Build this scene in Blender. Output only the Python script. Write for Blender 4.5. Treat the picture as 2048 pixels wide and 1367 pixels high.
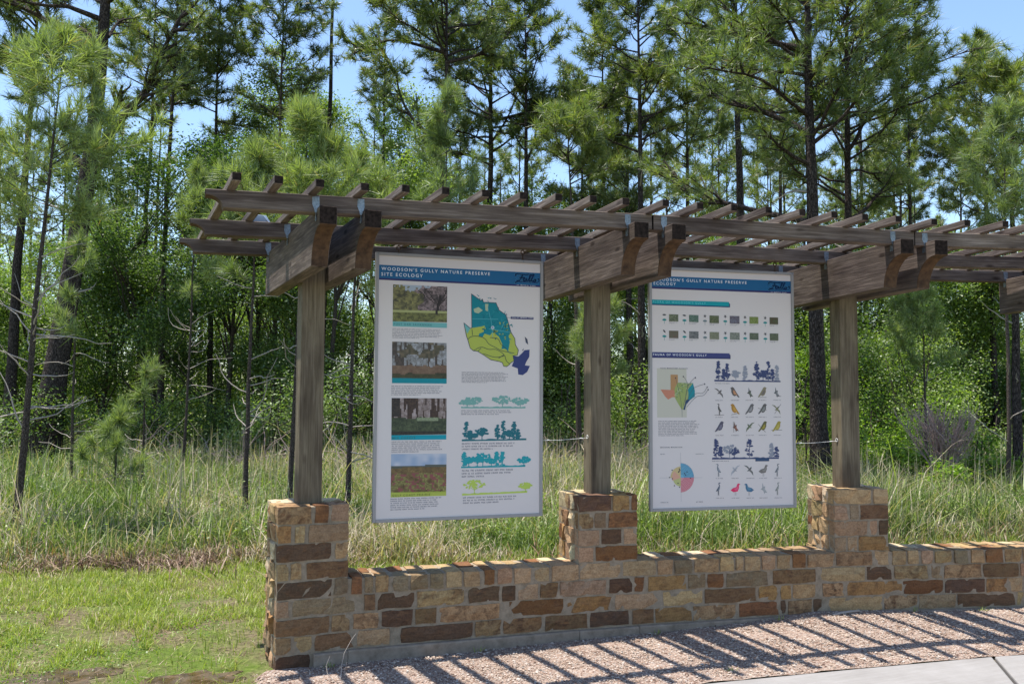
import bpy, math, random
import numpy as np
from mathutils import Matrix, Vector
random.seed(7); RNG = np.random.default_rng(7)
for o in list(bpy.data.objects): bpy.data.objects.remove(o)
SC = bpy.context.scene
I = 0.0254

# ---------------------------------------------------------------- camera
CX, CY, CZ = -38.57*I, -201.94*I, 60.44*I
YAW, PITCH, ROLL, FPX = 0.4067, 0.0599, 0.0052, 1761.34
_r = np.array([math.cos(YAW), -math.sin(YAW), 0.0]); _f = np.array([math.sin(YAW), math.cos(YAW), 0.0]); _u = np.array([0, 0, 1.0])
_fw = math.cos(PITCH)*_f + math.sin(PITCH)*_u; _up = -math.sin(PITCH)*_f + math.cos(PITCH)*_u
_rr = math.cos(ROLL)*_r + math.sin(ROLL)*_up; _uu = -math.sin(ROLL)*_r + math.cos(ROLL)*_up
cd = bpy.data.cameras.new('camera'); cam = bpy.data.objects.new('camera', cd); SC.collection.objects.link(cam)
cam.matrix_world = Matrix(((_rr[0], _uu[0], -_fw[0], CX), (_rr[1], _uu[1], -_fw[1], CY), (_rr[2], _uu[2], -_fw[2], CZ), (0, 0, 0, 1)))
cd.sensor_width = 36; cd.lens = FPX/2048*36; cd.clip_start = 0.05; cd.clip_end = 3000
SC.camera = cam

# ---------------------------------------------------------------- light
SUN_EL = math.radians(76.6); SUN_PHI = 0.60
sdir = Vector((-math.cos(SUN_PHI)*math.cos(SUN_EL), math.sin(SUN_PHI)*math.cos(SUN_EL), math.sin(SUN_EL)))
W = bpy.data.worlds.new('World'); SC.world = W; W.use_nodes = True
nt = W.node_tree; bg = nt.nodes['Background']; sky = nt.nodes.new('ShaderNodeTexSky'); sky.sky_type = 'NISHITA'
sky.sun_disc = False; sky.sun_elevation = SUN_EL; sky.sun_rotation = -(math.pi/2 - SUN_PHI); sky.altitude = 50
sky.air_density = 1.0; sky.dust_density = 0.25; sky.ozone_density = 2.4
nt.links.new(sky.outputs[0], bg.inputs[0]); bg.inputs[1].default_value = 0.15
sl = bpy.data.lights.new('sun', 'SUN'); sl.energy = 4.9; sl.angle = math.radians(0.53); sl.color = (1.0, 0.955, 0.88)
so = bpy.data.objects.new('sun', sl); SC.collection.objects.link(so); so.rotation_euler = sdir.to_track_quat('Z', 'Y').to_euler()
so.location = (0, 0, 30)
vs = SC.view_settings; vs.view_transform = 'Standard'; vs.look = 'None'; vs.exposure = 0.8; vs.gamma = 1.0
SC.cycles.max_bounces = 6; SC.cycles.diffuse_bounces = 3; SC.cycles.transmission_bounces = 3; SC.cycles.caustics_reflective = False
SC.cycles.sample_clamp_indirect = 6

# ---------------------------------------------------------------- helpers
COL = SC.collection
def s2l(c):
    return tuple(((v/255)/12.92 if v/255 <= 0.04045 else ((v/255+0.055)/1.055)**2.4) for v in c)
def tag(o, label=None, cat=None, group=None, kind=None):
    if label: o['label'] = label
    if cat: o['category'] = cat
    if group: o['group'] = group
    if kind: o['kind'] = kind
    return o
def empty(name, loc, rz=0.0, parent=None):
    o = bpy.data.objects.new(name, None); COL.objects.link(o); o.location = loc; o.rotation_euler = (0, 0, rz)
    o.empty_display_size = 0.1
    if parent: o.parent = parent
    return o
def link(name, me, parent=None, loc=None, rot=None):
    o = bpy.data.objects.new(name, me); COL.objects.link(o)
    if parent: o.parent = parent
    if loc is not None: o.location = loc
    if rot is not None: o.rotation_euler = rot
    return o
class MB:
    """collects vertices, polygons, a material index and a random/colour value per vertex"""
    def __init__(s): s.V = []; s.n = 0; s.P = []; s.M = []; s.A = []; s.C = []; s.hasC = False
    def add(s, V, polys, mat=0, rnd=0.5, col=None):
        V = np.asarray(V, np.float32).reshape(-1, 3)
        s.V.append(V)
        for P in (polys if isinstance(polys, list) and len(polys) and isinstance(polys[0], np.ndarray) else [np.asarray(polys)]):
            P = np.asarray(P, np.int32); s.P.append(P + s.n); s.M.append(np.full(len(P), mat, np.int32))
        s.A.append(np.broadcast_to(np.asarray(rnd, np.float32), (len(V),)))
        if col is None: s.C.append(np.full((len(V), 3), 0.5, np.float32))
        else: s.hasC = True; s.C.append(np.broadcast_to(np.asarray(col, np.float32), (len(V), 3)))
        s.n += len(V)
    def mesh(s, name, mats, smooth=False):
        V = np.concatenate(s.V).astype(np.float32); me = bpy.data.meshes.new(name)
        me.vertices.add(len(V)); me.vertices.foreach_set('co', V.ravel())
        li = np.concatenate([p.ravel() for p in s.P]).astype(np.int32)
        tot = np.concatenate([np.full(len(p), p.shape[1], np.int32) for p in s.P])
        st = np.concatenate([[0], np.cumsum(tot)[:-1]]).astype(np.int32)
        me.loops.add(len(li)); me.loops.foreach_set('vertex_index', li)
        me.polygons.add(len(tot)); me.polygons.foreach_set('loop_start', st); me.polygons.foreach_set('loop_total', tot)
        for m in mats: me.materials.append(m)
        me.polygons.foreach_set('material_index', np.concatenate(s.M))
        me.polygons.foreach_set('use_smooth', np.full(len(tot), bool(smooth)))
        a = me.attributes.new('rnd', 'FLOAT', 'POINT'); a.data.foreach_set('value', np.concatenate(s.A).astype(np.float32))
        if s.hasC:
            c = np.concatenate(s.C); c4 = np.concatenate([c, np.ones((len(c), 1), np.float32)], 1).astype(np.float32)
            a = me.attributes.new('Col', 'FLOAT_COLOR', 'POINT'); a.data.foreach_set('color', c4.ravel())
        me.update(calc_edges=True); me.validate()
        return me
BOXQ = np.array([[0, 3, 2, 1], [4, 5, 6, 7], [0, 1, 5, 4], [1, 2, 6, 5], [2, 3, 7, 6], [3, 0, 4, 7]])
def boxv(x0, x1, y0, y1, z0, z1):
    return np.array([[x0, y0, z0], [x1, y0, z0], [x1, y1, z0], [x0, y1, z0], [x0, y0, z1], [x1, y0, z1], [x1, y1, z1], [x0, y1, z1]], float)
def prism(poly, y0, y1):
    """closed prism: poly in (x,z), extruded y0..y1; returns verts, [ngons...]"""
    n = len(poly); V = [[p[0], y0, p[1]] for p in poly] + [[p[0], y1, p[1]] for p in poly]
    q = np.array([[i, (i+1) % n, n+(i+1) % n, n+i] for i in range(n)])
    return np.array(V, float), q, np.array([list(range(n))[::-1]]), np.array([list(range(n, 2*n))])
def tube(pts, rad, ns=6, cap=True):
    pts = np.asarray(pts, float); k = len(pts); rad = np.broadcast_to(np.asarray(rad, float), (k,))
    T = np.gradient(pts, axis=0); T /= np.linalg.norm(T, axis=1, keepdims=True)+1e-9
    ref = np.array([0, 0, 1.0]) if abs(T[0][2]) < 0.9 else np.array([1.0, 0, 0])
    A = np.cross(T, ref); A /= np.linalg.norm(A, axis=1, keepdims=True)+1e-9; B = np.cross(T, A)
    th = np.arange(ns)*2*math.pi/ns
    V = pts[:, None, :] + rad[:, None, None]*(np.cos(th)[None, :, None]*A[:, None, :] + np.sin(th)[None, :, None]*B[:, None, :])
    V = V.reshape(-1, 3); i = np.arange(k-1)[:, None]*ns; j = np.arange(ns)[None, :]; j2 = (j+1) % ns
    Q = np.stack([i+j, i+j2, i+ns+j2, i+ns+j], -1).reshape(-1, 4)
    return V, Q
def at(u, D):
    """ground point on the bearing u (0..2048 across the view) at distance D metres ahead of the viewpoint"""
    x = (u-1024)/FPX*D
    return CX + D*_f[0] + x*_r[0], CY + D*_f[1] + x*_r[1]
def htop(v, D): return CZ + D*(789-v)/FPX
def vnoise(P, seed=0, scale=1.0):
    """cheap smooth 3d value noise in 0..1"""
    P = np.asarray(P, float)*scale; F = np.floor(P).astype(np.int64); f = P-F; f = f*f*(3-2*f)
    def h(a): 
        n = (a[..., 0]*374761393 + a[..., 1]*668265263 + a[..., 2]*2147483647 + seed*974711) & 0x7fffffff
        n = ((n ^ (n >> 13))*1274126177) & 0x7fffffff
        return ((n ^ (n >> 16)) & 0xffff)/65535.0
    r = 0
    for dx in (0, 1):
        for dy in (0, 1):
            for dz in (0, 1):
                w = (f[..., 0] if dx else 1-f[..., 0])*(f[..., 1] if dy else 1-f[..., 1])*(f[..., 2] if dz else 1-f[..., 2])
                r = r + w*h(F+np.array([dx, dy, dz]))
    return r

# ---------------------------------------------------------------- materials
def newmat(name):
    m = bpy.data.materials.new(name); m.use_nodes = True; nt = m.node_tree; nt.nodes.clear()
    out = nt.nodes.new('ShaderNodeOutputMaterial'); return m, nt, out
def N(nt, t, **kw):
    n = nt.nodes.new(t)
    for k, v in kw.items():
        if k.startswith('i_'):
            n.inputs[k[2:].replace('_', ' ')].default_value = v
        else: setattr(n, k, v)
    return n
def ramp(nt, stops, interp='LINEAR'):
    r = nt.nodes.new('ShaderNodeValToRGB'); cr = r.color_ramp; cr.interpolation = interp
    while len(cr.elements) < len(stops): cr.elements.new(0.5)
    for e, (p, c) in zip(cr.elements, stops): e.position = p; e.color = (*c, 1)
    return r
def mix(nt, a, b, f, mode='MIX'):
    m = nt.nodes.new('ShaderNodeMix'); m.data_type = 'RGBA'; m.blend_type = mode
    for s, v in ((m.inputs[0], f), (m.inputs[6], a), (m.inputs[7], b)):
        if hasattr(v, 'links'): nt.links.new(v, s)
        else: s.default_value = v if not isinstance(v, tuple) else (*v, 1)
    return m.outputs[2]
def principled(nt, out, col, rough=0.8, spec=0.3, normal=None, metal=0.0):
    b = nt.nodes.new('ShaderNodeBsdfPrincipled')
    for s, v in ((b.inputs['Base Color'], col), (b.inputs['Roughness'], rough)):
        if hasattr(v, 'links'): nt.links.new(v, s)
        else: s.default_value = (*v, 1) if isinstance(v, tuple) else v
    b.inputs['Specular IOR Level'].default_value = spec; b.inputs['Metallic'].default_value = metal
    if normal: nt.links.new(normal, b.inputs['Normal'])
    nt.links.new(b.outputs[0], out.inputs[0]); return b
def bump(nt, h, strength=0.5, dist=0.01):
    b = nt.nodes.new('ShaderNodeBump'); b.inputs['Strength'].default_value = strength; b.inputs['Distance'].default_value = dist
    nt.links.new(h, b.inputs['Height']); return b.outputs[0]
def noise(nt, vec, scale, detail=4, rough=0.6, dist=0.0):
    n = nt.nodes.new('ShaderNodeTexNoise'); n.inputs['Scale'].default_value = scale; n.inputs['Detail'].default_value = detail
    n.inputs['Roughness'].default_value = rough; n.inputs['Distortion'].default_value = dist
    if vec is not None: nt.links.new(vec, n.inputs['Vector'])
    return n.outputs[0]
def mapping(nt, vec, scale=(1, 1, 1)):
    m = nt.nodes.new('ShaderNodeMapping'); m.inputs['Scale'].default_value = scale; nt.links.new(vec, m.inputs[0]); return m.outputs[0]
def objrand_vec(nt, coord='Object'):
    tc = nt.nodes.new('ShaderNodeTexCoord'); oi = nt.nodes.new('ShaderNodeObjectInfo')
    mu = nt.nodes.new('ShaderNodeMath'); mu.operation = 'MULTIPLY'; mu.inputs[1].default_value = 37.0; nt.links.new(oi.outputs['Random'], mu.inputs[0])
    ad = nt.nodes.new('ShaderNodeVectorMath'); ad.operation = 'ADD'; nt.links.new(tc.outputs[coord], ad.inputs[0]); nt.links.new(mu.outputs[0], ad.inputs[1])
    return ad.outputs[0], oi.outputs['Random']

def wood_mat(name, c_dark, c_mid, c_light, green=None, endgrain=False):
    m, nt, out = newmat(name); v, rn = objrand_vec(nt)
    g = mapping(nt, v, (1.6, 38, 38)); n1 = noise(nt, g, 2.2, 6, 0.65, 0.4)
    big = noise(nt, mapping(nt, v, (0.9, 4, 4)), 2.0, 3)
    col = ramp(nt, [(0.28, c_dark), (0.5, c_mid), (0.72, c_light)]); nt.links.new(n1, col.inputs[0])
    st = ramp(nt, [(0.35, (0.55, 0.5, 0.5)), (0.6, (1.08, 1.05, 1.02))]); nt.links.new(big, st.inputs[0])
    c = mix(nt, col.outputs[0], st.outputs[0], 1.0, 'MULTIPLY')
    vor = N(nt, 'ShaderNodeTexVoronoi', feature='F1'); vor.inputs['Scale'].default_value = 1.0
    nt.links.new(mapping(nt, v, (3.2, 9, 9)), vor.inputs['Vector'])
    kn = ramp(nt, [(0.07, (0.2, 0.15, 0.13)), (0.17, (1, 1, 1))]); nt.links.new(vor.outputs['Distance'], kn.inputs[0])
    c = mix(nt, c, kn.outputs[0], 0.85, 'MULTIPLY')
    rr = ramp(nt, [(0, (0.82, 0.8, 0.8)), (1, (1.12, 1.1, 1.08))]); nt.links.new(rn, rr.inputs[0])
    c = mix(nt, c, rr.outputs[0], 1.0, 'MULTIPLY')
    if green:
        gn = ramp(nt, [(0.45, (0, 0, 0)), (0.7, (1, 1, 1))]); nt.links.new(noise(nt, v, 6, 5), gn.inputs[0])
        c = mix(nt, c, green, gn.outputs[0])
    principled(nt, out, c, 0.85, 0.2, bump(nt, n1, 0.5, 0.004))
    return m
M = {}
M['wood'] = wood_mat('weathered_cedar', (0.085, 0.066, 0.054), (0.155, 0.125, 0.104), (0.29, 0.245, 0.212))
M['beam'] = wood_mat('stained_beam_wood', (0.06, 0.048, 0.04), (0.118, 0.094, 0.08), (0.235, 0.195, 0.17))
M['post'] = wood_mat('treated_post_wood', (0.095, 0.077, 0.05), (0.165, 0.137, 0.093), (0.235, 0.20, 0.145))
m, nt, out = newmat('end_grain'); v, _ = objrand_vec(nt)
c = ramp(nt, [(0.3, (0.008, 0.006, 0.005)), (0.8, (0.05, 0.034, 0.027))]); nt.links.new(noise(nt, v, 60, 4), c.inputs[0])
principled(nt, out, c.outputs[0], 0.95, 0.1); M['endgrain'] = m
m, nt, out = newmat('sawn_curve'); v, _ = objrand_vec(nt)
c = ramp(nt, [(0.3, (0.035, 0.018, 0.01)), (0.75, (0.125, 0.068, 0.034))]); nt.links.new(noise(nt, v, 25, 5), c.inputs[0])
principled(nt, out, c.outputs[0], 0.8, 0.25); M['sawn'] = m
m, nt, out = newmat('galvanized_steel'); v, _ = objrand_vec(nt)
c = ramp(nt, [(0.3, (0.17, 0.20, 0.23)), (0.7, (0.30, 0.33, 0.36))]); nt.links.new(noise(nt, v, 90, 2), c.inputs[0])
principled(nt, out, c.outputs[0], 0.42, 0.5, metal=0.75); M['galv'] = m
m, nt, out = newmat('rusty_hook'); principled(nt, out, (0.09, 0.055, 0.035), 0.6, 0.4, metal=0.5); M['hook'] = m

# stone: the colour of each stone comes from its own attribute, mottled with noise
m, nt, out = newmat('sandstone_block'); tc = N(nt, 'ShaderNodeTexCoord'); v = tc.outputs['Object']
at_ = N(nt, 'ShaderNodeAttribute', attribute_name='Col'); ar = N(nt, 'ShaderNodeAttribute', attribute_name='rnd')
n1 = noise(nt, v, 16, 7, 0.7, 0.6); n2 = noise(nt, mapping(nt, v, (14, 14, 60)), 1.0, 5, 0.65, 0.8); n3 = noise(nt, v, 95, 5, 0.7)
r1 = ramp(nt, [(0.3, (0.6, 0.55, 0.5)), (0.52, (1, 1, 1)), (0.75, (1.3, 1.27, 1.22))]); nt.links.new(n3, r1.inputs[0])
c = mix(nt, at_.outputs['Color'], r1.outputs[0], 0.85, 'MULTIPLY')
r2 = ramp(nt, [(0.46, (0, 0, 0)), (0.6, (1, 1, 1))]); nt.links.new(n1, r2.inputs[0])
mm = N(nt, 'ShaderNodeMath', operation='MULTIPLY'); nt.links.new(r2.outputs[0], mm.inputs[0]); nt.links.new(ar.outputs['Fac'], mm.inputs[1])
blo = ramp(nt, [(0.35, (0.06, 0.033, 0.024)), (0.7, (0.24, 0.12, 0.055))]); nt.links.new(n2, blo.inputs[0])
c = mix(nt, c, blo.outputs[0], mm.outputs[0])
r3 = ramp(nt, [(0.3, (0.72, 0.68, 0.66)), (0.6, (1.05, 1.05, 1.03))]); nt.links.new(n2, r3.inputs[0])
c = mix(nt, c, r3.outputs[0], 0.7, 'MULTIPLY')
ad = N(nt, 'ShaderNodeMath', operation='ADD'); nt.links.new(n1, ad.inputs[0]); nt.links.new(n3, ad.inputs[1])
principled(nt, out, c, 0.9, 0.2, bump(nt, ad.outputs[0], 0.7, 0.006)); M['stone'] = m
m, nt, out = newmat('mortar'); tc = N(nt, 'ShaderNodeTexCoord'); v = tc.outputs['Object']
c = ramp(nt, [(0.3, (0.20, 0.155, 0.105)), (0.7, (0.38, 0.30, 0.215))]); nt.links.new(noise(nt, v, 22, 8, 0.75), c.inputs[0])
principled(nt, out, c.outputs[0], 0.95, 0.1, bump(nt, noise(nt, v, 120, 4), 0.6, 0.004)); M['mortar'] = m
m, nt, out = newmat('cast_concrete'); tc = N(nt, 'ShaderNodeTexCoord'); v = tc.outputs['Object']
c = ramp(nt, [(0.3, (0.19, 0.145, 0.105)), (0.7, (0.36, 0.285, 0.215))]); nt.links.new(noise(nt, v, 14, 7, 0.7), c.inputs[0])
principled(nt, out, c.outputs[0], 0.9, 0.2, bump(nt, noise(nt, v, 80, 4), 0.3, 0.003)); M['footing'] = m
m, nt, out = newmat('broom_finished_concrete'); tc = N(nt, 'ShaderNodeTexCoord'); v = tc.outputs['Object']
c = ramp(nt, [(0.3, (0.24, 0.226, 0.215)), (0.7, (0.30, 0.286, 0.275))]); nt.links.new(noise(nt, v, 3.5, 8, 0.7), c.inputs[0])
s = noise(nt, mapping(nt, v, (3, 70, 3)), 1.5, 4, 0.6)
r = ramp(nt, [(0.3, (0.9, 0.89, 0.88)), (0.7, (1.04, 1.04, 1.04))]); nt.links.new(s, r.inputs[0])
principled(nt, out, mix(nt, c.outputs[0], r.outputs[0], 1.0, 'MULTIPLY'), 0.9, 0.2, bump(nt, s, 0.3, 0.002)); M['path'] = m

def leaf_mat(name, stops, trans=0.35, gloss=0.06, attr='rnd', objv=0.12, tcol=None, rough=0.45):
    m, nt, out = newmat(name); a = N(nt, 'ShaderNodeAttribute', attribute_name=attr)
    r = ramp(nt, stops); nt.links.new(a.outputs['Fac'], r.inputs[0])
    oi = N(nt, 'ShaderNodeObjectInfo'); rv = ramp(nt, [(0, (1-objv*1.2, 1-objv, 1-objv)), (1, (1+objv*1.3, 1+objv, 1.0))]); nt.links.new(oi.outputs['Random'], rv.inputs[0])
    c = mix(nt, r.outputs[0], rv.outputs[0], 1.0, 'MULTIPLY')
    d = N(nt, 'ShaderNodeBsdfDiffuse'); t = N(nt, 'ShaderNodeBsdfTranslucent'); g = N(nt, 'ShaderNodeBsdfGlossy'); g.inputs['Roughness'].default_value = rough
    nt.links.new(c, d.inputs[0]); tc_ = mix(nt, c, tcol or (1.5, 1.7, 0.6), 1.0, 'MULTIPLY'); nt.links.new(tc_, t.inputs[0])
    m1 = N(nt, 'ShaderNodeMixShader'); m1.inputs[0].default_value = trans; nt.links.new(d.outputs[0], m1.inputs[1]); nt.links.new(t.outputs[0], m1.inputs[2])
    m2 = N(nt, 'ShaderNodeMixShader'); m2.inputs[0].default_value = gloss; nt.links.new(m1.outputs[0], m2.inputs[1]); nt.links.new(g.outputs[0], m2.inputs[2])
    nt.links.new(m2.outputs[0], out.inputs[0]); return m
M['needle'] = leaf_mat('pine_needles', [(0, (0.05, 0.08, 0.02)), (0.5, (0.12, 0.16, 0.045)), (0.9, (0.23, 0.26, 0.085)), (1.0, (0.26, 0.17, 0.07))], 0.4, 0.08, objv=.2, rough=.45)
M['needle_young'] = leaf_mat('young_pine_needles', [(0, (0.09, 0.13, 0.045)), (0.5, (0.19, 0.245, 0.095)), (0.93, (0.34, 0.385, 0.17)), (1.0, (0.36, 0.25, 0.12))], 0.4, 0.06, rough=.5)
M['needle_lit'] = leaf_mat('sunlit_pine_needles', [(0, (0.065, 0.10, 0.025)), (0.5, (0.155, 0.20, 0.055)), (0.9, (0.28, 0.315, 0.11)), (1.0, (0.3, 0.2, 0.08))], 0.42, 0.07, objv=.1, rough=.5)  # lighter copy of the pine needles, sunlight painted in for the near crowns
M['leaf'] = leaf_mat('glossy_leaves', [(0, (0.035, 0.07, 0.018)), (0.5, (0.11, 0.175, 0.045)), (1.0, (0.27, 0.34, 0.11))], 0.42, 0.05, objv=.3, rough=.5)
M['leaf_pale'] = leaf_mat('pale_green_leaves', [(0, (0.08, 0.13, 0.035)), (0.5, (0.17, 0.24, 0.07)), (1.0, (0.29, 0.37, 0.13))], 0.42, 0.06, objv=.2, rough=.5)
M['leaf_bright'] = leaf_mat('bright_green_leaves', [(0, (0.10, 0.18, 0.02)), (1.0, (0.25, 0.36, 0.05))], 0.45, 0.04)
M['grass'] = leaf_mat('meadow_grass', [(0, (0.04, 0.075, 0.02)), (0.3, (0.14, 0.20, 0.045)), (0.55, (0.28, 0.34, 0.10)), (0.62, (0.31, 0.26, 0.175)), (0.85, (0.50, 0.42, 0.32)), (1.0, (0.26, 0.16, 0.11))], 0.3, 0.03, objv=0)
M['lawn'] = leaf_mat('mown_grass', [(0, (0.15, 0.20, 0.03)), (0.45, (0.29, 0.345, 0.06)), (0.7, (0.38, 0.40, 0.11)), (0.78, (0.44, 0.37, 0.22)), (1.0, (0.30, 0.20, 0.13))], 0.35, 0.03, objv=0)
def bark_mat(name, c0, c1, sc=1.0):
    m, nt, out = newmat(name); tc = N(nt, 'ShaderNodeTexCoord'); base = tc.outputs['Object']
    nz = N(nt, 'ShaderNodeTexNoise'); nz.inputs['Scale'].default_value = 9*sc; nz.inputs['Detail'].default_value = 5; nt.links.new(base, nz.inputs['Vector'])
    mv = N(nt, 'ShaderNodeVectorMath', operation='MULTIPLY_ADD'); nt.links.new(nz.outputs['Color'], mv.inputs[0]); mv.inputs[1].default_value = (.09/sc, .09/sc, .16/sc); nt.links.new(base, mv.inputs[2])
    v = mapping(nt, mv.outputs[0], (sc, sc, sc*0.28))
    vo = N(nt, 'ShaderNodeTexVoronoi', feature='DISTANCE_TO_EDGE'); vo.inputs['Scale'].default_value = 34; nt.links.new(v, vo.inputs['Vector'])
    n = noise(nt, mapping(nt, base, (1, 1, .5)), 26*sc, 8, 0.75)
    r = ramp(nt, [(0.0, c0), (0.3, c1)]); nt.links.new(vo.outputs['Distance'], r.inputs[0])
    rr = ramp(nt, [(0.35, (0.35, 0.34, 0.34)), (0.62, (1.25, 1.2, 1.15)), (0.75, (2.2, 2.1, 2.0))]); nt.links.new(n, rr.inputs[0])
    principled(nt, out, mix(nt, r.outputs[0], rr.outputs[0], 1.0, 'MULTIPLY'), 0.95, 0.1, bump(nt, vo.outputs['Distance'], 0.8, 0.03)); return m
M['bark'] = bark_mat('pine_bark', (0.028, 0.022, 0.02), (0.11, 0.09, 0.082))
M['bark_thin'] = bark_mat('sapling_bark', (0.05, 0.04, 0.035), (0.19, 0.155, 0.135), 3.0)
m, nt, out = newmat('bare_twig_bark'); principled(nt, out, (0.36, 0.31, 0.27), 0.9, 0.1); M['twig'] = m
m, nt, out = newmat('dead_brush_bark'); principled(nt, out, (0.34, 0.25, 0.225), 0.9, 0.1); M['brush'] = m
# printed colours on the signs
m, nt, out = newmat('sign_print'); a = N(nt, 'ShaderNodeAttribute', attribute_name='Col'); principled(nt, out, a.outputs['Color'], 0.55, 0.35); M['print'] = m
m, nt, out = newmat('sign_board_white'); principled(nt, out, (0.70, 0.625, 0.585), 0.5, 0.2); M['board'] = m
m, nt, out = newmat('sign_frame_aluminium'); principled(nt, out, (0.33, 0.31, 0.295), 0.6, 0.4, metal=0.1); M['frame'] = m
m, nt, out = newmat('white_wire'); principled(nt, out, (0.75, 0.73, 0.7), 0.5, 0.4); M['wire'] = m
# ---------------------------------------------------------------- frames of the structure (inches, turned to metres at mesh time)
FR = [((0.0, 0.0), 0.0167, -1.01), ((72.60, -5.84), -0.115, 0.70), ((144.67, -17.52), -0.2434, 0.31), ((214.89, -37.5), -0.36, 0.31), ((284.0, -64.5), -0.476, 0.31)]
ZB = 98.31; ZP = 35.3; ZW = 18.6
def loc2w(i, lx, ly):
    (cx, cy), a, _ = FR[i]; c, s = math.cos(a), math.sin(a)
    return np.array([cx + c*lx - s*ly, cy + s*lx + c*ly])
PW = 16.2
segs = []       # (kind, A, B) along the front plane
for i in range(4):
    segs.append(('pier', loc2w(i, -PW/2, 0), loc2w(i, PW/2, 0)))
    if i < 4: segs.append(('bay', loc2w(i, PW/2, 0), loc2w(i+1, -PW/2, 0)))
CUM = np.concatenate([[0], np.cumsum([np.linalg.norm(b-a) for _, a, b in segs])])
PEDGE = np.array([(-45, -41), (-5, -45.5), (30, -49.5), (66.5, -53.1), (101.3, -57.3), (137.3, -62.3), (145.2, -63.9), (200, -78), (280, -108), (340, -140)], float)
def ground_h(x, y):
    """terrain height in metres at world x,y (metres)"""
    X = np.asarray(x)/I; Y = np.asarray(y)/I
    yw = np.interp(X, [-60, 0, 72.6, 144.7, 214.9, 284, 400], [0, 0, -5.84, -17.5, -37.5, -64.5, -130])
    dd = yw - Y
    base = np.interp(X, [-20, 35, 60, 85, 110, 130, 165, 200], [-.5, -.6, 0, .3, 1.5, 2.9, 2.0, 2.3])
    pe = np.interp(X, PEDGE[:, 0], PEDGE[:, 1]); q = np.clip(dd/np.maximum(yw-pe, 5), 0, 1)
    front = base + (3.3-base)*q*np.clip((X+10)/30, 0, 1)
    front = np.where((Y < pe-0.5), front-1.5, front)
    back = np.interp(-dd, [0, 12, 60], [1, 1, 0])*base + 0.0
    z = np.where(dd > 0, front, back)*I
    P = np.stack([np.asarray(x)*0.45, np.asarray(y)*0.45, np.zeros_like(np.asarray(x, float))], -1)
    far = np.clip((np.asarray(y)-2.0)/4, 0, 1)
    return z + (vnoise(P, 3)-0.5)*0.16*far + (vnoise(P*5, 5)-0.5)*0.02*np.clip((-X-8)/10, 0, 1)

# ground sheet
gx = np.concatenate([-np.geomspace(400, 6, 40), np.arange(-6, 10, 0.16), np.geomspace(10, 400, 40)])
gy = np.concatenate([-np.geomspace(400, 6, 30), np.arange(-6, 8, 0.16), np.geomspace(8, 500, 60)])
XX, YY = np.meshgrid(gx, gy); ZZ = ground_h(XX, YY)
b = MB(); nx, ny = len(gx), len(gy); idx = np.arange(nx*ny).reshape(ny, nx)
b.add(np.stack([XX, YY, ZZ], -1).reshape(-1, 3), np.stack([idx[:-1, :-1], idx[:-1, 1:], idx[1:, 1:], idx[1:, :-1]], -1).reshape(-1, 4))
m, nt, out = newmat('soil_and_turf'); tc = N(nt, 'ShaderNodeTexCoord'); v = tc.outputs['Object']
n1 = noise(nt, v, 1.3, 6, 0.65); n2 = noise(nt, v, 30, 8, 0.75)
c1 = ramp(nt, [(0.3, (0.06, 0.045, 0.03)), (0.5, (0.14, 0.115, 0.065)), (0.75, (0.33, 0.26, 0.17))]); nt.links.new(n2, c1.inputs[0])
c2 = ramp(nt, [(0.3, (0.05, 0.075, 0.015)), (0.6, (0.12, 0.17, 0.03)), (0.8, (0.22, 0.22, 0.09))]); nt.links.new(n2, c2.inputs[0])
f = ramp(nt, [(0.42, (0, 0, 0)), (0.58, (1, 1, 1))]); nt.links.new(n1, f.inputs[0])
principled(nt, out, mix(nt, c1.outputs[0], c2.outputs[0], f.outputs[0]), 0.95, 0.1, bump(nt, n2, 0.8, 0.02)); M['soil'] = m
g = link('ground', b.mesh('ground', [M['soil']], True)); tag(g, kind='structure')

# gravel bed sheet in front of the wall
pedge = PEDGE
def gravel_left(y): return -11 + 2.2*math.sin(y*0.31) + (y+8)*0.12
rows_s = np.linspace(0, 1, 26); cols_x = np.linspace(-14, 330, 150)
wallx = np.array([p[0] for _, a, b_ in segs for p in (a, b_)]); wally = np.array([p[1] for _, a, b_ in segs for p in (a, b_)])
GV = np.zeros((len(rows_s), len(cols_x), 3))
for j, s in enumerate(rows_s):
    for k, x in enumerate(cols_x):
        y0 = np.interp(x, wallx, wally)+0.6; y1 = np.interp(x, pedge[:, 0], pedge[:, 1])+0.3
        y = y0*(1-s)+y1*s; xx = x + ((gravel_left(y)+14) if k == 0 else 0)
        if k > 0: xx = max(x, gravel_left(y)+0.2*k)
        GV[j, k] = (xx*I, y*I, 0)
GV[:, :, 2] = ground_h(GV[:, :, 0], GV[:, :, 1]) + 0.006 + (vnoise(GV*12, 9)-0.5)*0.012
b = MB(); idx = np.arange(GV.shape[0]*GV.shape[1]).reshape(GV.shape[:2])
b.add(GV.reshape(-1, 3), np.stack([idx[:-1, :-1], idx[1:, :-1], idx[1:, 1:], idx[:-1, 1:]], -1).reshape(-1, 4))
m, nt, out = newmat('gravel_grit'); tc = N(nt, 'ShaderNodeTexCoord'); v = tc.outputs['Object']
vo = N(nt, 'ShaderNodeTexVoronoi', feature='F1'); vo.inputs['Scale'].default_value = 95; nt.links.new(v, vo.inputs['Vector'])
sep = N(nt, 'ShaderNodeSeparateColor'); nt.links.new(vo.outputs['Color'], sep.inputs[0])
c = ramp(nt, [(0, (0.13, 0.08, 0.06)), (0.4, (0.27, 0.19, 0.15)), (0.7, (0.36, 0.28, 0.23)), (1, (0.22, 0.19, 0.17))]); nt.links.new(sep.outputs[0], c.inputs[0])
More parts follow.
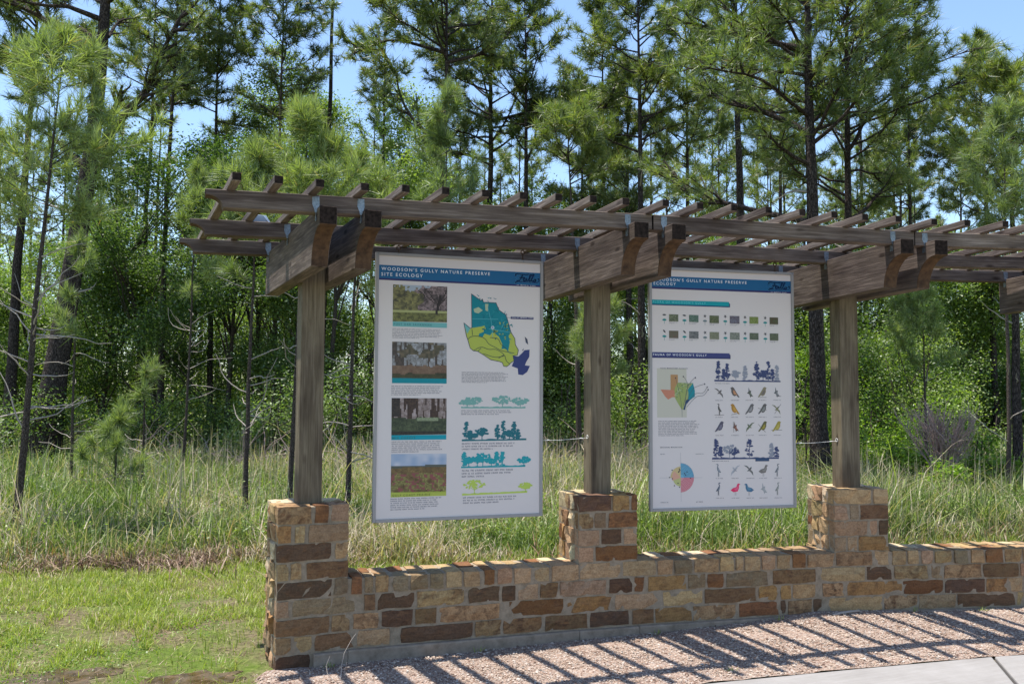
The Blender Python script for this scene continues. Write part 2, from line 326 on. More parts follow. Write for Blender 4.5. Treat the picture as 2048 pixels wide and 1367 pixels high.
principled(nt, out, c.outputs[0], 0.95, 0.1, bump(nt, vo.outputs['Distance'], -0.9, 0.012)); M['gravel'] = m
g = link('gravel_bed', b.mesh('gravel_bed', [M['gravel']], True)); tag(g, kind='structure')
# loose stones on it: one mass
m, nt, out = newmat('crushed_pink_gravel'); a = N(nt, 'ShaderNodeAttribute', attribute_name='rnd')
c = ramp(nt, [(0, (0.12, 0.07, 0.055)), (0.3, (0.32, 0.225, 0.165)), (0.6, (0.43, 0.34, 0.265)), (0.85, (0.54, 0.46, 0.395)), (1, (0.16, 0.14, 0.12))]); nt.links.new(a.outputs['Fac'], c.inputs[0])
principled(nt, out, c.outputs[0], 0.9, 0.15); M['pebble'] = m
n = 46000
px_ = RNG.uniform(-13, 235, n); t_ = RNG.uniform(0, 1, n)
y0 = np.interp(px_, wallx, wally)-0.8; y1 = np.interp(px_, pedge[:, 0], pedge[:, 1])+0.5
py_ = y0*(1-t_)+y1*t_; ok = px_ > (-11 + 2.2*np.sin(py_*0.31) + (py_+8)*0.12 - RNG.exponential(1.2, n)); px_, py_ = px_[ok]*I, py_[ok]*I; n = len(px_)
octv = np.array([[1, 0, 0], [0, 1, 0], [-1, 0, 0], [0, -1, 0], [0, 0, 1], [0, 0, -1]], float)
octf = np.array([[0, 1, 4], [1, 2, 4], [2, 3, 4], [3, 0, 4], [1, 0, 5], [2, 1, 5], [3, 2, 5], [0, 3, 5]])
sz = RNG.gamma(4, 0.0009, n)[:, None, None]+0.0012
V = octv[None]*RNG.uniform(0.6, 1.25, (n, 6, 1))*sz*np.array([1, 1, 0.55])
th = RNG.uniform(0, 6.28, n); c_, s_ = np.cos(th)[:, None], np.sin(th)[:, None]
V = np.stack([V[:, :, 0]*c_-V[:, :, 1]*s_, V[:, :, 0]*s_+V[:, :, 1]*c_, V[:, :, 2]], -1)
V += np.stack([px_, py_, ground_h(px_, py_)+0.007+sz[:, 0, 0]*0.4], -1)[:, None]
b = MB(); b.add(V.reshape(-1, 3), (octf[None]+np.arange(n)[:, None, None]*6).reshape(-1, 3), 0, np.repeat(RNG.uniform(0, 1, n), 6))
g = link('gravel', b.mesh('gravel', [M['pebble']])); tag(g, 'loose pinkish crushed gravel spread before the stone wall', 'gravel', kind='stuff')

# concrete path: two slabs with a gap
def slab(poly, z, th, nm):
    n = len(poly); top = [[p[0]*I, p[1]*I, z(p)] for p in poly]; bot = [[p[0]*I, p[1]*I, z(p)-th] for p in poly]
    b = MB(); b.add(np.array(top+bot), [np.array([list(range(n))[::-1]]), np.array([[i, (i+1) % n, n+(i+1) % n, n+i] for i in range(n)])])
    o = link(nm, b.mesh(nm, [M['path']])); tag(o, kind='structure'); bv = o.modifiers.new('bevel', 'BEVEL'); bv.width = 0.008; bv.segments = 2
    return o
zs = lambda p: float(ground_h(p[0]*I, p[1]*I))*0 + 3.55*I
lp = [tuple(p) for p in pedge if p[0] < 137] + [(137.05, -62.25)]
slab(lp + [(120.9, -81.6), (104.4, -101.1), (60, -153), (-45, -150)], zs, 0.12, 'concrete_path')
rp = [(137.75, -62.4)] + [tuple(p) for p in pedge if p[0] > 140]
slab(rp + [(330, -240), (80, -215), (63.5, -152), (105.2, -101.5), (121.8, -81.8)], zs, 0.12, 'concrete_path')
slab([(-45, -151), (59, -154), (62, -216), (60, -400), (-400, -400), (-400, -150)], zs, 0.12, 'concrete_path')

# shallow muddy puddles at the lawn corner
m, nt, out = newmat('muddy_water'); tc = N(nt, 'ShaderNodeTexCoord'); v = tc.outputs['Object']
c = ramp(nt, [(0.35, (0.035, 0.024, 0.010)), (0.6, (0.09, 0.06, 0.025)), (0.75, (0.17, 0.09, 0.05))]); nt.links.new(noise(nt, v, 14, 6, 0.7), c.inputs[0])
rg = ramp(nt, [(0.4, (0.12,)*3), (0.6, (0.75,)*3)]); nt.links.new(noise(nt, v, 9, 5, 0.6), rg.inputs[0])
principled(nt, out, c.outputs[0], rg.outputs[0], 0.5, bump(nt, noise(nt, v, 50, 3), 0.25, 0.004)); M['mud'] = m
def puddle(cx, cy, rx, ry, sd):
    th = np.linspace(0, 2*math.pi, 48, endpoint=False); r = 0.55+0.8*vnoise(np.stack([np.cos(th)*3.2+9, np.sin(th)*3.2+9, th*0+sd], -1), sd)
    ring = np.stack([cx+rx*r*np.cos(th), cy+ry*r*np.sin(th)], -1)*I
    rings = [ring*s + np.array([cx, cy])*I*(1-s) for s in (1, .66, .33)]
    V = np.concatenate(rings+[np.array([[cx*I, cy*I]])]); z = ground_h(V[:, 0], V[:, 1])+0.003
    Q = [np.array([[k*48+i, k*48+(i+1) % 48, (k+1)*48+(i+1) % 48, (k+1)*48+i] for k in (0, 1) for i in range(48)]), np.array([[96+i, 96+(i+1) % 48, 144] for i in range(48)])]
    b = MB(); b.add(np.concatenate([V, z[:, None]], 1), Q); return b
b = puddle(-25, 1.0, 9, 7.0, 3); P2 = puddle(-55, 11, 13, 7, 5)
for bb, nm in ((b, 'water'), (P2, 'water')):
    o = link(nm, bb.mesh(nm, [M['mud']], True)); tag(o, kind='structure')

# ---------------------------------------------------------------- masonry
SC_ = {'T': (0.40, 0.285, 0.175), 'P': (0.40, 0.27, 0.185), 'G': (0.27, 0.20, 0.14), 'D': (0.12, 0.075, 0.055), 'B': (0.21, 0.13, 0.08),
       'R': (0.22, 0.105, 0.055), 'O': (0.36, 0.215, 0.105), 'M': (0.36, 0.24, 0.145), 'W': (0.52, 0.43, 0.33)}
MOT = {'T': .32, 'P': .3, 'G': .4, 'D': .5, 'B': .75, 'R': .7, 'O': .6, 'M': .75, 'W': .25}
def rough_block(x0, x1, y0, y1, z0, z1, seed, amp=0.10, nx=None):
    """a hewn block (inches), surface lattice jittered, edges worn"""
    rng = np.random.default_rng(seed); L = (x1-x0, y1-y0, z1-z0)
    n = [max(2, min(7, int(round(l/1.7)))) for l in L]
    pts = {}; V = []; Q = []
    def vid(i, j, k):
        key = (i, j, k)
        if key in pts: return pts[key]
        p = np.array([i/n[0], j/n[1], k/n[2]]); e = sum(1 for q in p if q in (0.0, 1.0))
        w = np.array([x0, y0, z0])+p*np.array(L)
        w = w + rng.normal(0, amp, 3)*np.array([.6, 1, .6])
        if e >= 2: w -= (p-0.5)*2*np.array([.07, .17, .07])*rng.uniform(0.2, 1.6)*(1 if e == 2 else 1.4)
        pts[key] = len(V); V.append(w); return pts[key]
    for i in range(n[0]):
        for j in range(n[1]):
            Q.append((vid(i, j, 0), vid(i, j+1, 0), vid(i+1, j+1, 0), vid(i+1, j, 0))); Q.append((vid(i, j, n[2]), vid(i+1, j, n[2]), vid(i+1, j+1, n[2]), vid(i, j+1, n[2])))
    for i in range(n[0]):
        for k in range(n[2]):
            Q.append((vid(i, 0, k), vid(i+1, 0, k), vid(i+1, 0, k+1), vid(i, 0, k+1))); Q.append((vid(i, n[1], k), vid(i, n[1], k+1), vid(i+1, n[1], k+1), vid(i+1, n[1], k)))
    for j in range(n[1]):
        for k in range(n[2]):
            Q.append((vid(0, j, k), vid(0, j, k+1), vid(0, j+1, k+1), vid(0, j+1, k))); Q.append((vid(n[0], j, k), vid(n[0], j+1, k), vid(n[0], j+1, k+1), vid(n[0], j, k+1)))
    return np.array(V), np.array(Q)
ST = {
'p1': [(-0.6,7.7,'T'),(8.2,11.5,'R'),(11.8,15.9,'T'),(73.2,81.9,'D'),(82.1,86.8,'O'),(87.2,89.6,'R'),(146.3,157.1,'T'),(157.5,162.0,'T')],
'p2': [(-0.1,3.3,'O'),(3.8,6.3,'T'),(7.0,16.0,'T'),(73.2,77.0,'T'),(77.2,80.5,'G'),(81.0,89.6,'R'),(146.4,150.2,'P'),(150.6,153.5,'T'),(153.7,161.9,'B')],
'p3': [(-0.1,12.3,'D'),(13.0,16.0,'M'),(73.2,78.7,'P'),(79.0,84.7,'D'),(85.1,89.6,'T'),(146.3,155.9,'P'),(156.3,158.7,'T'),(159.1,161.8,'D')],
'p4': [(-0.1,2.8,'T'),(3.1,5.6,'T'),(6.5,16.1,'B'),(73.2,77.1,'T'),(77.5,89.5,'R'),(146.3,149.4,'T'),(149.8,152.6,'P'),(153.0,161.7,'O')],
'cap': [(0.1,12.6,'D'),(12.9,16.2,'T'),(16.8,19.5,'R'),(19.6,22.0,'T'),(22.4,25.5,'T'),(26.4,30.2,'G'),(30.6,34.8,'T'),(35.2,38.7,'G'),(39.2,43.1,'T'),(43.4,47.6,'T'),(48.5,51.3,'R'),(51.8,55.7,'T'),(56.0,60.7,'T'),(61.4,65.2,'T'),(65.8,73.1,'P'),(73.4,84.4,'P'),(84.8,94.0,'T'),(94.4,98.6,'T'),(99.1,104.1,'G'),(104.6,111.5,'T'),(111.9,116.1,'T'),(116.4,118.7,'T'),(119.0,123.7,'T'),(121.0,123.7,'T'),(124.0,128.0,'P'),(128.5,132.6,'T'),(133.1,137.1,'R'),(137.6,145.8,'T'),(146.4,157.1,'M'),(157.7,162.5,'T'),(162.8,166.9,'T'),(167.3,170.9,'T'),(171.4,174.8,'P'),(175.4,180.6,'T'),(181.1,185.5,'T'),(186.2,190.3,'T'),(190.6,196.1,'R'),(196.5,201.5,'T')],
'r6': [(-0.1,2.9,'T'),(3.7,19.0,'G'),(19.8,22.5,'B'),(22.7,31.7,'D'),(32.2,43.7,'M'),(44.6,52.5,'D'),(52.9,56.7,'D'),(57.2,62.4,'T'),(62.7,67.6,'B'),(68.0,80.5,'T'),(81.1,87.7,'D'),(88.0,90.8,'R'),(91.8,102.5,'O'),(102.8,107.9,'G'),(108.1,113.1,'R'),(113.7,125.9,'G'),(127.2,140.2,'B'),(141.2,154.7,'T'),(155.3,162.7,'D'),(163.4,173.5,'M'),(174.2,177.7,'G'),(178.1,189.3,'M'),(189.8,200.7,'B')],
'r7': [(-0.1,12.0,'B'),(12.4,16.8,'M'),(17.3,23.3,'M'),(23.8,31.3,'D'),(31.7,37.1,'B'),(37.5,52.6,'M'),(54.9,69.4,'R'),(69.9,82.4,'O'),(82.8,95.2,'P'),(95.9,107.1,'T'),(107.5,122.4,'B'),(123.1,129.2,'O'),(123.2,132.8,'O'),(133.0,140.2,'M'),(142.1,148.9,'M'),(149.5,165.7,'O'),(166.0,177.8,'R'),(178.2,190.3,'D'),(190.6,197.0,'O'),(197.4,201.9,'T')],
'r8': [(-0.1,3.6,'T'),(3.8,8.3,'T'),(8.6,17.9,'B'),(18.3,26.1,'P'),(28.4,45.9,'D'),(46.3,53.0,'M'),(52.9,63.4,'B'),(64.1,75.5,'B'),(75.9,86.6,'D'),(87.5,93.4,'B'),(93.6,103.9,'O'),(104.3,116.5,'M'),(117.3,129.0,'R'),(131.7,138.9,'M'),(142.5,159.8,'T'),(160.3,170.1,'T'),(170.3,181.5,'G'),(181.9,199.4,'D'),(199.7,202.1,'T')],
'r9': [(-0.1,7.9,'D')],
}
ROWZ = {'p1': (31.3, ZP), 'p2': (27.1, 31.1), 'p3': (22.9, 26.9), 'p4': (18.8, 22.7), 'cap': (14.75, ZW), 'r6': (10.75, 14.55), 'r7': (6.75, 10.55), 'r8': (2.8, 6.55), 'r9': (-2.2, 2.6)}
PD, WD = 15.0, 11.3      # depth of pier and wall
def stone(b, A, t, nrm, s0, s1, d0, d1, z0, z1, col, sd, amp=0.13):
    if z0 < ZP-8 or True: s0 += .1; s1 -= .1; z0 += .09; z1 -= (.09 if z1 < ZW-.6 or (z1 > ZW+.5 and z1 < ZP-.5) else 0)
    V, Q = rough_block(s0, s1, d0, d1, z0, z1, sd, amp)
    Wd = A[None, :]+V[:, 0:1]*t[None, :]+V[:, 1:2]*nrm[None, :]
    rng = np.random.default_rng(sd+5); col = rng.choice(['T', 'T', 'T', 'M', 'G', 'P']) if col == 'T' else col
    cc = np.array(SC_[col])*np.array([1.02, .98, .82])*rng.uniform(0.8, 1.18)*rng.uniform(0.95, 1.05, 3)
    b.add(np.concatenate([Wd, V[:, 2:3]], 1)*I, Q, 0, MOT[col]*rng.uniform(0.6, 1.2), cc)
def fillrow(s0, s1, rng, lo=3.5, hi=13):
    out = []; s = s0
    while s < s1-1.5:
        w = rng.uniform(lo, hi); e = min(s+w, s1); 
        if s1-e < 2: e = s1
        out.append((s, e-0.4 if e < s1 else e, rng.choice(list('TTTGPBDMROT')))); s = e
    return out
wall = empty('stone_wall', (0, 0, 0)); tag(wall, 'low curved wall of brown and tan sandstone with square piers carrying the pergola', 'stone wall')
sd = 100
rg_ = np.random.default_rng(77); LINE = {}
for rn_ in ('r8', 'r7', 'r6', 'cap'):
    it = []; s = 0.0
    for a, c, k in sorted(ST[rn_])+[(CUM[-1], CUM[-1], None)]:
        a = max(a, 0.0)
        if a-s > 2.2: it += fillrow(s+(0.4 if s else 0), a-0.4, rg_, *((3, 5.2) if rn_ == 'cap' else (3.5, 12)))
        if k is None: break
        if it and a < it[-1][1]+0.25: a = it[-1][1]+0.35
        if c-a > 0.9: it.append((a, c, k)); s = c
    LINE[rn_] = it
for si, (kind, A, B) in enumerate(segs):
    L = np.linalg.norm(B-A); t = (B-A)/L; nrm = np.array([-t[1], t[0]]); b = MB(); rng = np.random.default_rng(50+si)
    dep = PD if kind == 'pier' else WD
    rows = ['r8', 'r7', 'r6', 'cap'] + (['p4', 'p3', 'p2', 'p1'] if kind == 'pier' else []) + (['r9'] if si == 0 else [])
    ztop = (ZP if kind == 'pier' else ZW)-0.35
    c0, c1 = (0.22, L-0.22) if kind == 'pier' else (-0.2, L+0.2)
    V8 = boxv(c0, c1, 0.27, dep-0.27, -6, ztop)
    Wd = A[None, :]+V8[:, 0:1]*t+V8[:, 1:2]*nrm; b.add(np.concatenate([Wd, V8[:, 2:3]], 1)*I, BOXQ, 1, 0.5, (0.4, 0.34, 0.28))
    for rn_ in rows:
        z0, z1 = ROWZ[rn_]
        if rn_ in LINE:
            items = [(a-CUM[si], c-CUM[si], k) for a, c, k in LINE[rn_] if CUM[si] <= (a+c)/2 < CUM[si+1]]
        else:
            known = [(max(a-CUM[si], 0), min(c-CUM[si], L), k) for a, c, k in sorted(ST.get(rn_, [])) if CUM[si]-1.0 < (a+c)/2 < CUM[si+1]+0.3]
            if rn_ != 'r9' and known:
                known[0] = (0.0, known[0][1], known[0][2]); known[-1] = (known[-1][0], L, known[-1][2])
            items = known or fillrow(0, L, rng, 3.5, 12)
        for a, c, k in items:
            sd += 1; jz = rng.uniform(-.12, .12); prot = rng.uniform(-.18, .04)
            if rn_ == 'cap' and kind == 'bay':      # rowlock stones running through the wall
                mid = rng.uniform(4.5, 7.5)
                stone(b, A, t, nrm, a, c, -0.15+prot, mid-0.15, z0+jz, z1+rng.uniform(-.25, .1), k, sd)
                stone(b, A, t, nrm, a+rng.uniform(-.2, .2), c+rng.uniform(-.1, .1), mid+0.2, WD+0.2, z0+jz, z1+rng.uniform(-.25, .05), rng.choice(list('TWWPR')), sd+9000)
            elif rn_ == 'p1':
                stone(b, A, t, nrm, a, c, -0.15+prot, rng.uniform(6.5, 8), z0+jz, z1+rng.uniform(-.12, .06), k, sd)
            else:
                stone(b, A, t, nrm, a, c, prot, 3.0, z0+jz, z1+jz*0.5, k, sd)
        # back face
        for a, c, k in fillrow(0, L, rng):
            sd += 1
            if rn_ == 'cap' and kind == 'bay': continue
            stone(b, A, t, nrm, a, c, (dep-3) if rn_ != 'p1' else 8.3, dep+rng.uniform(-.1, .25), z0, z1, 'W' if rn_ == 'p1' else k, sd+4000)
        if kind == 'pier':
            for side in (0, 1):
                A2 = A if side == 0 else B; t2 = nrm; n2 = t if side == 0 else -t
                if side == 0:
                    lo = WD+0.3 if (si > 0 and rn_ in ('r8', 'r7', 'r6', 'cap')) else 3.1
                else: lo = WD+0.3 if rn_ in ('r8', 'r7', 'r6', 'cap') else 3.1
                for a, c, k in fillrow(lo, dep-3.1 if dep-3.1-lo > 2 else dep-0.1, rng, 3, 7):
                    sd += 1
                    if c-a < 0.8: continue
                    stone(b, A2, t2, n2, a, c, rng.uniform(-.55, .1), 2.6, z0, z1-(0.06 if rn_ == 'p1' else 0), rng.choice(list('TTWWPOTB')), sd+2000, 0.28)
    if kind == 'bay' or si > 0:
        f0, f1 = (8.2 if si == 0 else 0), L
    else: f0, f1 = 8.4, L
    V8 = boxv(f0+0.02, f1-0.02, -1.0, 2.0, -8, 2.55 - (0.0 if kind == 'bay' else 0.08)); Wd = A[None, :]+V8[:, 0:1]*t+V8[:, 1:2]*nrm
    fb = MB(); fb.add(np.concatenate([Wd, V8[:, 2:3]], 1)*I, BOXQ)
    o = link('pier' if kind == 'pier' else 'wall_section', b.mesh('masonry', [M['stone'], M['mortar']]), wall)
    fo = link('footing', fb.mesh('footing', [M['footing']]), o); bv = fo.modifiers.new('bevel', 'BEVEL'); bv.width = 0.008; bv.segments = 2

# ---------------------------------------------------------------- pergola
perg = empty('pergola', (0, 0, 0)); tag(perg, 'weathered brown timber pergola on square posts with open slats over two hanging signs', 'pergola')
def board(name, L, wy, hz, mats, origin, ax, parent, profile=None, endmat=1, tilt=0.0, bev=0.12):
    """timber (inches): length L along local x from the origin, width wy in local y, height hz; ax = heading angle"""
    b = MB()
    if profile is None: poly = [(0, 0), (L, 0), (L, hz), (0, hz)]
    else: poly = profile
    V, q, n1, n2 = prism(poly, 0, wy); k = len(poly)
    em = []
    for i in range(k):
        (xa, za), (xb, zb) = poly[i], poly[(i+1) % k]
        if abs(xb-xa) < 1e-6 and (xa < 0.01 or xa > L-0.01): em.append(endmat)
        elif profile is not None and not ((za < 0.01 and zb < 0.01) or (za > hz-0.01 and zb > hz-0.01)): em.append(2)
        else: em.append(0)
    b.add(V*I, q[[i for i in range(k) if em[i] == 0]], 0)
    for mt in (1, 2):
        s = [i for i in range(k) if em[i] == mt]
        if s: b.P.append(q[s].astype(np.int32)); b.M.append(np.full(len(s), mt, np.int32))
    b.P.append(n1.astype(np.int32)); b.M.append(np.zeros(1, np.int32)); b.P.append(n2.astype(np.int32)); b.M.append(np.zeros(1, np.int32))
    me = b.mesh(name, mats)
    o = link(name, me, parent, (origin[0]*I, origin[1]*I, origin[2]*I), (0, tilt, ax))
    bv = o.modifiers.new('bevel', 'BEVEL'); bv.width = bev*I; bv.segments = 1; bv.limit_method = 'ANGLE'
    return o
WM = [M['wood'], M['endgrain'], M['sawn']]; BM = [M['beam'], M['endgrain'], M['sawn']]
NOSE, BACK = -29.9, 37.0
BL = BACK-NOSE
prof = [(0, 11.0-3.6), (0, 11.0), (BL, 11.0), (BL, 0), (7.4, 0)]
arc = [(7.4*(1-math.cos(a))*0+7.4*math.sin(a), 7.4-7.4*math.cos(a)) for a in np.linspace(0, math.pi/2, 10)]
# concave cut: from the underside (7.4,0) round to the nose (0.4,7.2)
arc = [(0.45+6.95*math.cos(a), 7.2*math.sin(a)) for a in np.linspace(0, math.pi/2, 11)]
prof = [(0, 7.4), (0, 11.0), (BL, 11.0), (BL, 0)] + arc
prof = prof[::-1]
for i in range(5):
    (cx, cy), a, dz = FR[i]; zb = ZB+dz
    for side in (-1, 1):
        x0 = (-2.75-3.5) if side < 0 else 2.75
        # beam runs back from its nose: heading = a + 90deg, local y points to -x of the frame
        w = loc2w(i, x0+3.48, NOSE+random.uniform(-.4, .4))
        o = board('cross_beam', BL, 3.46, 11.0, BM, (w[0], w[1], zb-11.0), a+math.pi/2, perg, prof)
    if i < 4:
        w = loc2w(i, -2.72, 4.8)
        board('post', zb-ZP-0.8, 5.44, 5.44, [M['post'], M['endgrain'], M['sawn']], (0, 0, 0), 0, perg)
        o = COL.objects[-1] if False else bpy.data.objects[[x.name for x in bpy.data.objects if x.name.startswith('post')][-1]]
        c_, s_ = math.cos(a), math.sin(a)
        # local x (length) -> up, local y -> frame x, local z -> frame y
        o.matrix_world = Matrix(((0, c_, -s_, w[0]*I), (0, s_, c_, w[1]*I), (1, 0, 0, (ZP-0.25)*I), (0, 0, 0, 1)))
# purlins: straight per bay, ends meet over the middle of each beam pair
PYS = (-26.0, 5.7, 33.4)
def pz(i): return ZB+FR[i][2]+2.7-3.5
tie_meshes = {}
def tie_mesh():
    b = MB()
    pl = [(0.1, -0.35), (0.5, 0.6), (0.72, 1.3), (0.68, 2.9), (-0.68, 2.9), (-0.72, 1.3), (-0.35, 0.4), (-0.2, -0.35)]
    V, q, n1, n2 = prism(pl, -0.06, 0); b.add(V*I, [q, n1, n2])
    for zx in ((-.42, 2.75), (.42, 2.75), (-.42, 2.15), (.42, 2.15), (-.36, 1.5), (.36, 1.5)):
        V, Q = tube([[zx[0], -0.06, zx[1]], [zx[0], -0.15, zx[1]]], 0.11, 6); b.add(V*I, [Q, np.array([[6, 7, 8, 9, 10, 11]])])
    b.add(boxv(-0.02, 0.03, 0.0, 1.1, -1.9, -0.4)*I, BOXQ)
    for zy in ((.35, -1.0), (.95, -1.0), (.35, -1.6), (.95, -1.6)):
        V, Q = tube([[-0.02, zy[0], zy[1]], [-0.12, zy[0], zy[1]]], 0.11, 6); b.add(V*I, [Q, np.array([[6, 7, 8, 9, 10, 11]])])
    return b.mesh('hurricane_tie', [M['galv']])
TIE = tie_mesh()
ends = []
for r, py in enumerate(PYS):
    pts = [loc2w(i, 0, py) for i in range(5)]; zz = [pz(i) for i in range(5)]
    d0 = (loc2w(0, 1, py)-loc2w(0, 0, py)); p_l = loc2w(0, -27.2-(0.4*r), py); z_l = zz[0]-(zz[1]-zz[0])*0.36
    chain = [(p_l, z_l, None)] + [(pts[i], zz[i], i) for i in range(5)]
    # left overhang and the first bay are one board in the photo: the run goes from the free end to pier two
    runs = [((p_l, z_l), (pts[1], zz[1]), (0, 1)), ((pts[1], zz[1]), (pts[2], zz[2]), (1, 2)), ((pts[2], zz[2]), (pts[3], zz[3]), (2, 3)), ((pts[3], zz[3]), (pts[4], zz[4]), (3, 4))]
    for k, ((pa, za), (pb, zb_), ij) in enumerate(runs):
        v = pb-pa; L = float(np.linalg.norm(v)); ang = math.atan2(v[1], v[0]); gap = 0.08
        til = -math.atan2(zb_-za, L)
        prof2 = None
        if k == 0:
            ar = [(0.25+2.9*math.sin(q), 2.3*math.cos(q)) for q in np.linspace(math.pi/2, 0.0, 8)]
            ar = [(3.1-2.8*math.cos(q), 2.35*(1-math.sin(q))) for q in np.linspace(0, math.pi/2, 8)]
            prof2 = [(0, 2.4), (0.3, 2.35)] + [(0.3+2.9*math.sin(q), 2.35*math.cos(q)) for q in np.linspace(0.15, math.pi/2, 8)] + [(L-gap, 0), (L-gap, 3.5), (0, 3.5)]
        else:
            prof2 = None
        Lb = L-gap
        o = board('purlin', Lb, 3.5, 3.5, WM, (pa[0]+v[0]/L*(gap if k else 0), pa[1]+v[1]/L*(gap if k else 0), za), ang, perg, prof2, tilt=til)
        # ties where this board crosses the beams
        for bi in ij:
            for side in (-1, 1):
                lx = (-2.75-3.5-0.05) if side < 0 else (2.75+3.5-1.2)
                lx = -6.35 if side < 0 else 2.65
                cw = loc2w(bi, lx, py); s = float((cw-pa)@(v/L))
                if s < 1 or s > Lb-1: continue
                if (bi == ij[1]) != (side < 0) and not (bi == 0): continue
                t_ = link('hurricane_tie', TIE, o, (s*I, -0.03*I, 0.25*I))
# slats, fanned with the curve
XS0 = [(0, -22.8), (0, -15.0), (0, -6.8), (0, 1.6), (0, 9.9), (0, 18.3), (0, 26.6), (0, 34.8)]
us = []
th_arc = []
def slat_at(th, jit):
    """th = position along the curve in units of piers"""
    i = int(min(max(math.floor(th), 0), 3)); f = th-i
    a0, a1 = FR[i][1], FR[i+1][1]; a = a0*(1-f)+a1*f if th >= 0 else a0
    def P(ly):
        if th < 0: return loc2w(0, th*68.5, ly)
        return loc2w(i, 0, ly)*(1-f)+loc2w(i+1, 0, ly)*f
    f_, b_ = P(-34.3+jit), P(42.0)
    z = (ZB+FR[i][2])*(1-f)+(ZB+FR[i+1][2])*f if th >= 0 else ZB+FR[0][2]+th*1.7
    return f_, b_, z+2.7
ths = []; t0 = -22.8/68.5
meas = [-22.6, -15.0, -7.2, 1.6, 9.6, 17.8, 26.3, 34.6, 42.4, 50.3, 58.2, 66.7]   # first ones as built
fr1 = [m_/68.6 for m_ in meas]
ths = fr1[:11] + [1 + q/68.6 for q in (-1.0, 7.5, 15.6, 24.2, 32.7, 41.1, 49.5, 58.2)] + [2 + q/66.5 for q in (-0.3, 8.0, 17.5, 25.2, 33.6, 41.9, 50.2, 58.5)] + [3+q/66.5 for q in (0.4, 8.7, 17.0, 25.3, 33.6, 42, 50.3, 58.6)]
for th in ths:
    f_, b_, z = slat_at(th, random.uniform(-.35, .35)); v = b_-f_; L = float(np.linalg.norm(v)); ang = math.atan2(v[1], v[0])
    n_ = np.array([-v[1], v[0]])/L
    board('slat', L, 1.7, 1.6, WM, (f_[0]-n_[0]*0.85, f_[1]-n_[1]*0.85, z+0.02), ang, perg)

# small solar flood lamp resting on the middle purlin
lw = loc2w(0, -12.6, 6.2); lamp = empty('solar_lamp', (lw[0]*I, lw[1]*I, (ZB-1.01-0.35+2.72)*I), FR[0][1]); tag(lamp, 'small grey solar flood lamp resting on the middle purlin near its left end', 'lamp')
b = MB(); V = boxv(-2.4, 2.0, 0.1, 2.6, 0, 0.45); V[4:, 0] *= 0.62; V[4:, 2] += 1.5; b.add(V*I, BOXQ); 
m, nt, out = newmat('lamp_grey_plastic'); principled(nt, out, (0.3, 0.34, 0.38), 0.35, 0.5); lo = link('housing', b.mesh('housing', [m]), lamp); bv = lo.modifiers.new('bevel', 'BEVEL'); bv.width = 0.004; bv.segments = 2
b = MB(); V = np.array([[0.9, 0.02, 1.8], [2.3, 0.02, 0.1], [2.75, 0.02, 0.1], [1.5, 0.02, 1.95], [0.9, 2.5, 1.8], [2.3, 2.5, 0.1], [2.75, 2.5, 0.1], [1.5, 2.5, 1.95]], float)
b.add(V*I, BOXQ[[0, 1, 2, 3, 4, 5]][:, ::1]); m, nt, out = newmat('lamp_lens'); principled(nt, out, (0.7, 0.76, 0.82), 0.2, 0.6); link('lens', b.mesh('lens', [m]), lamp)
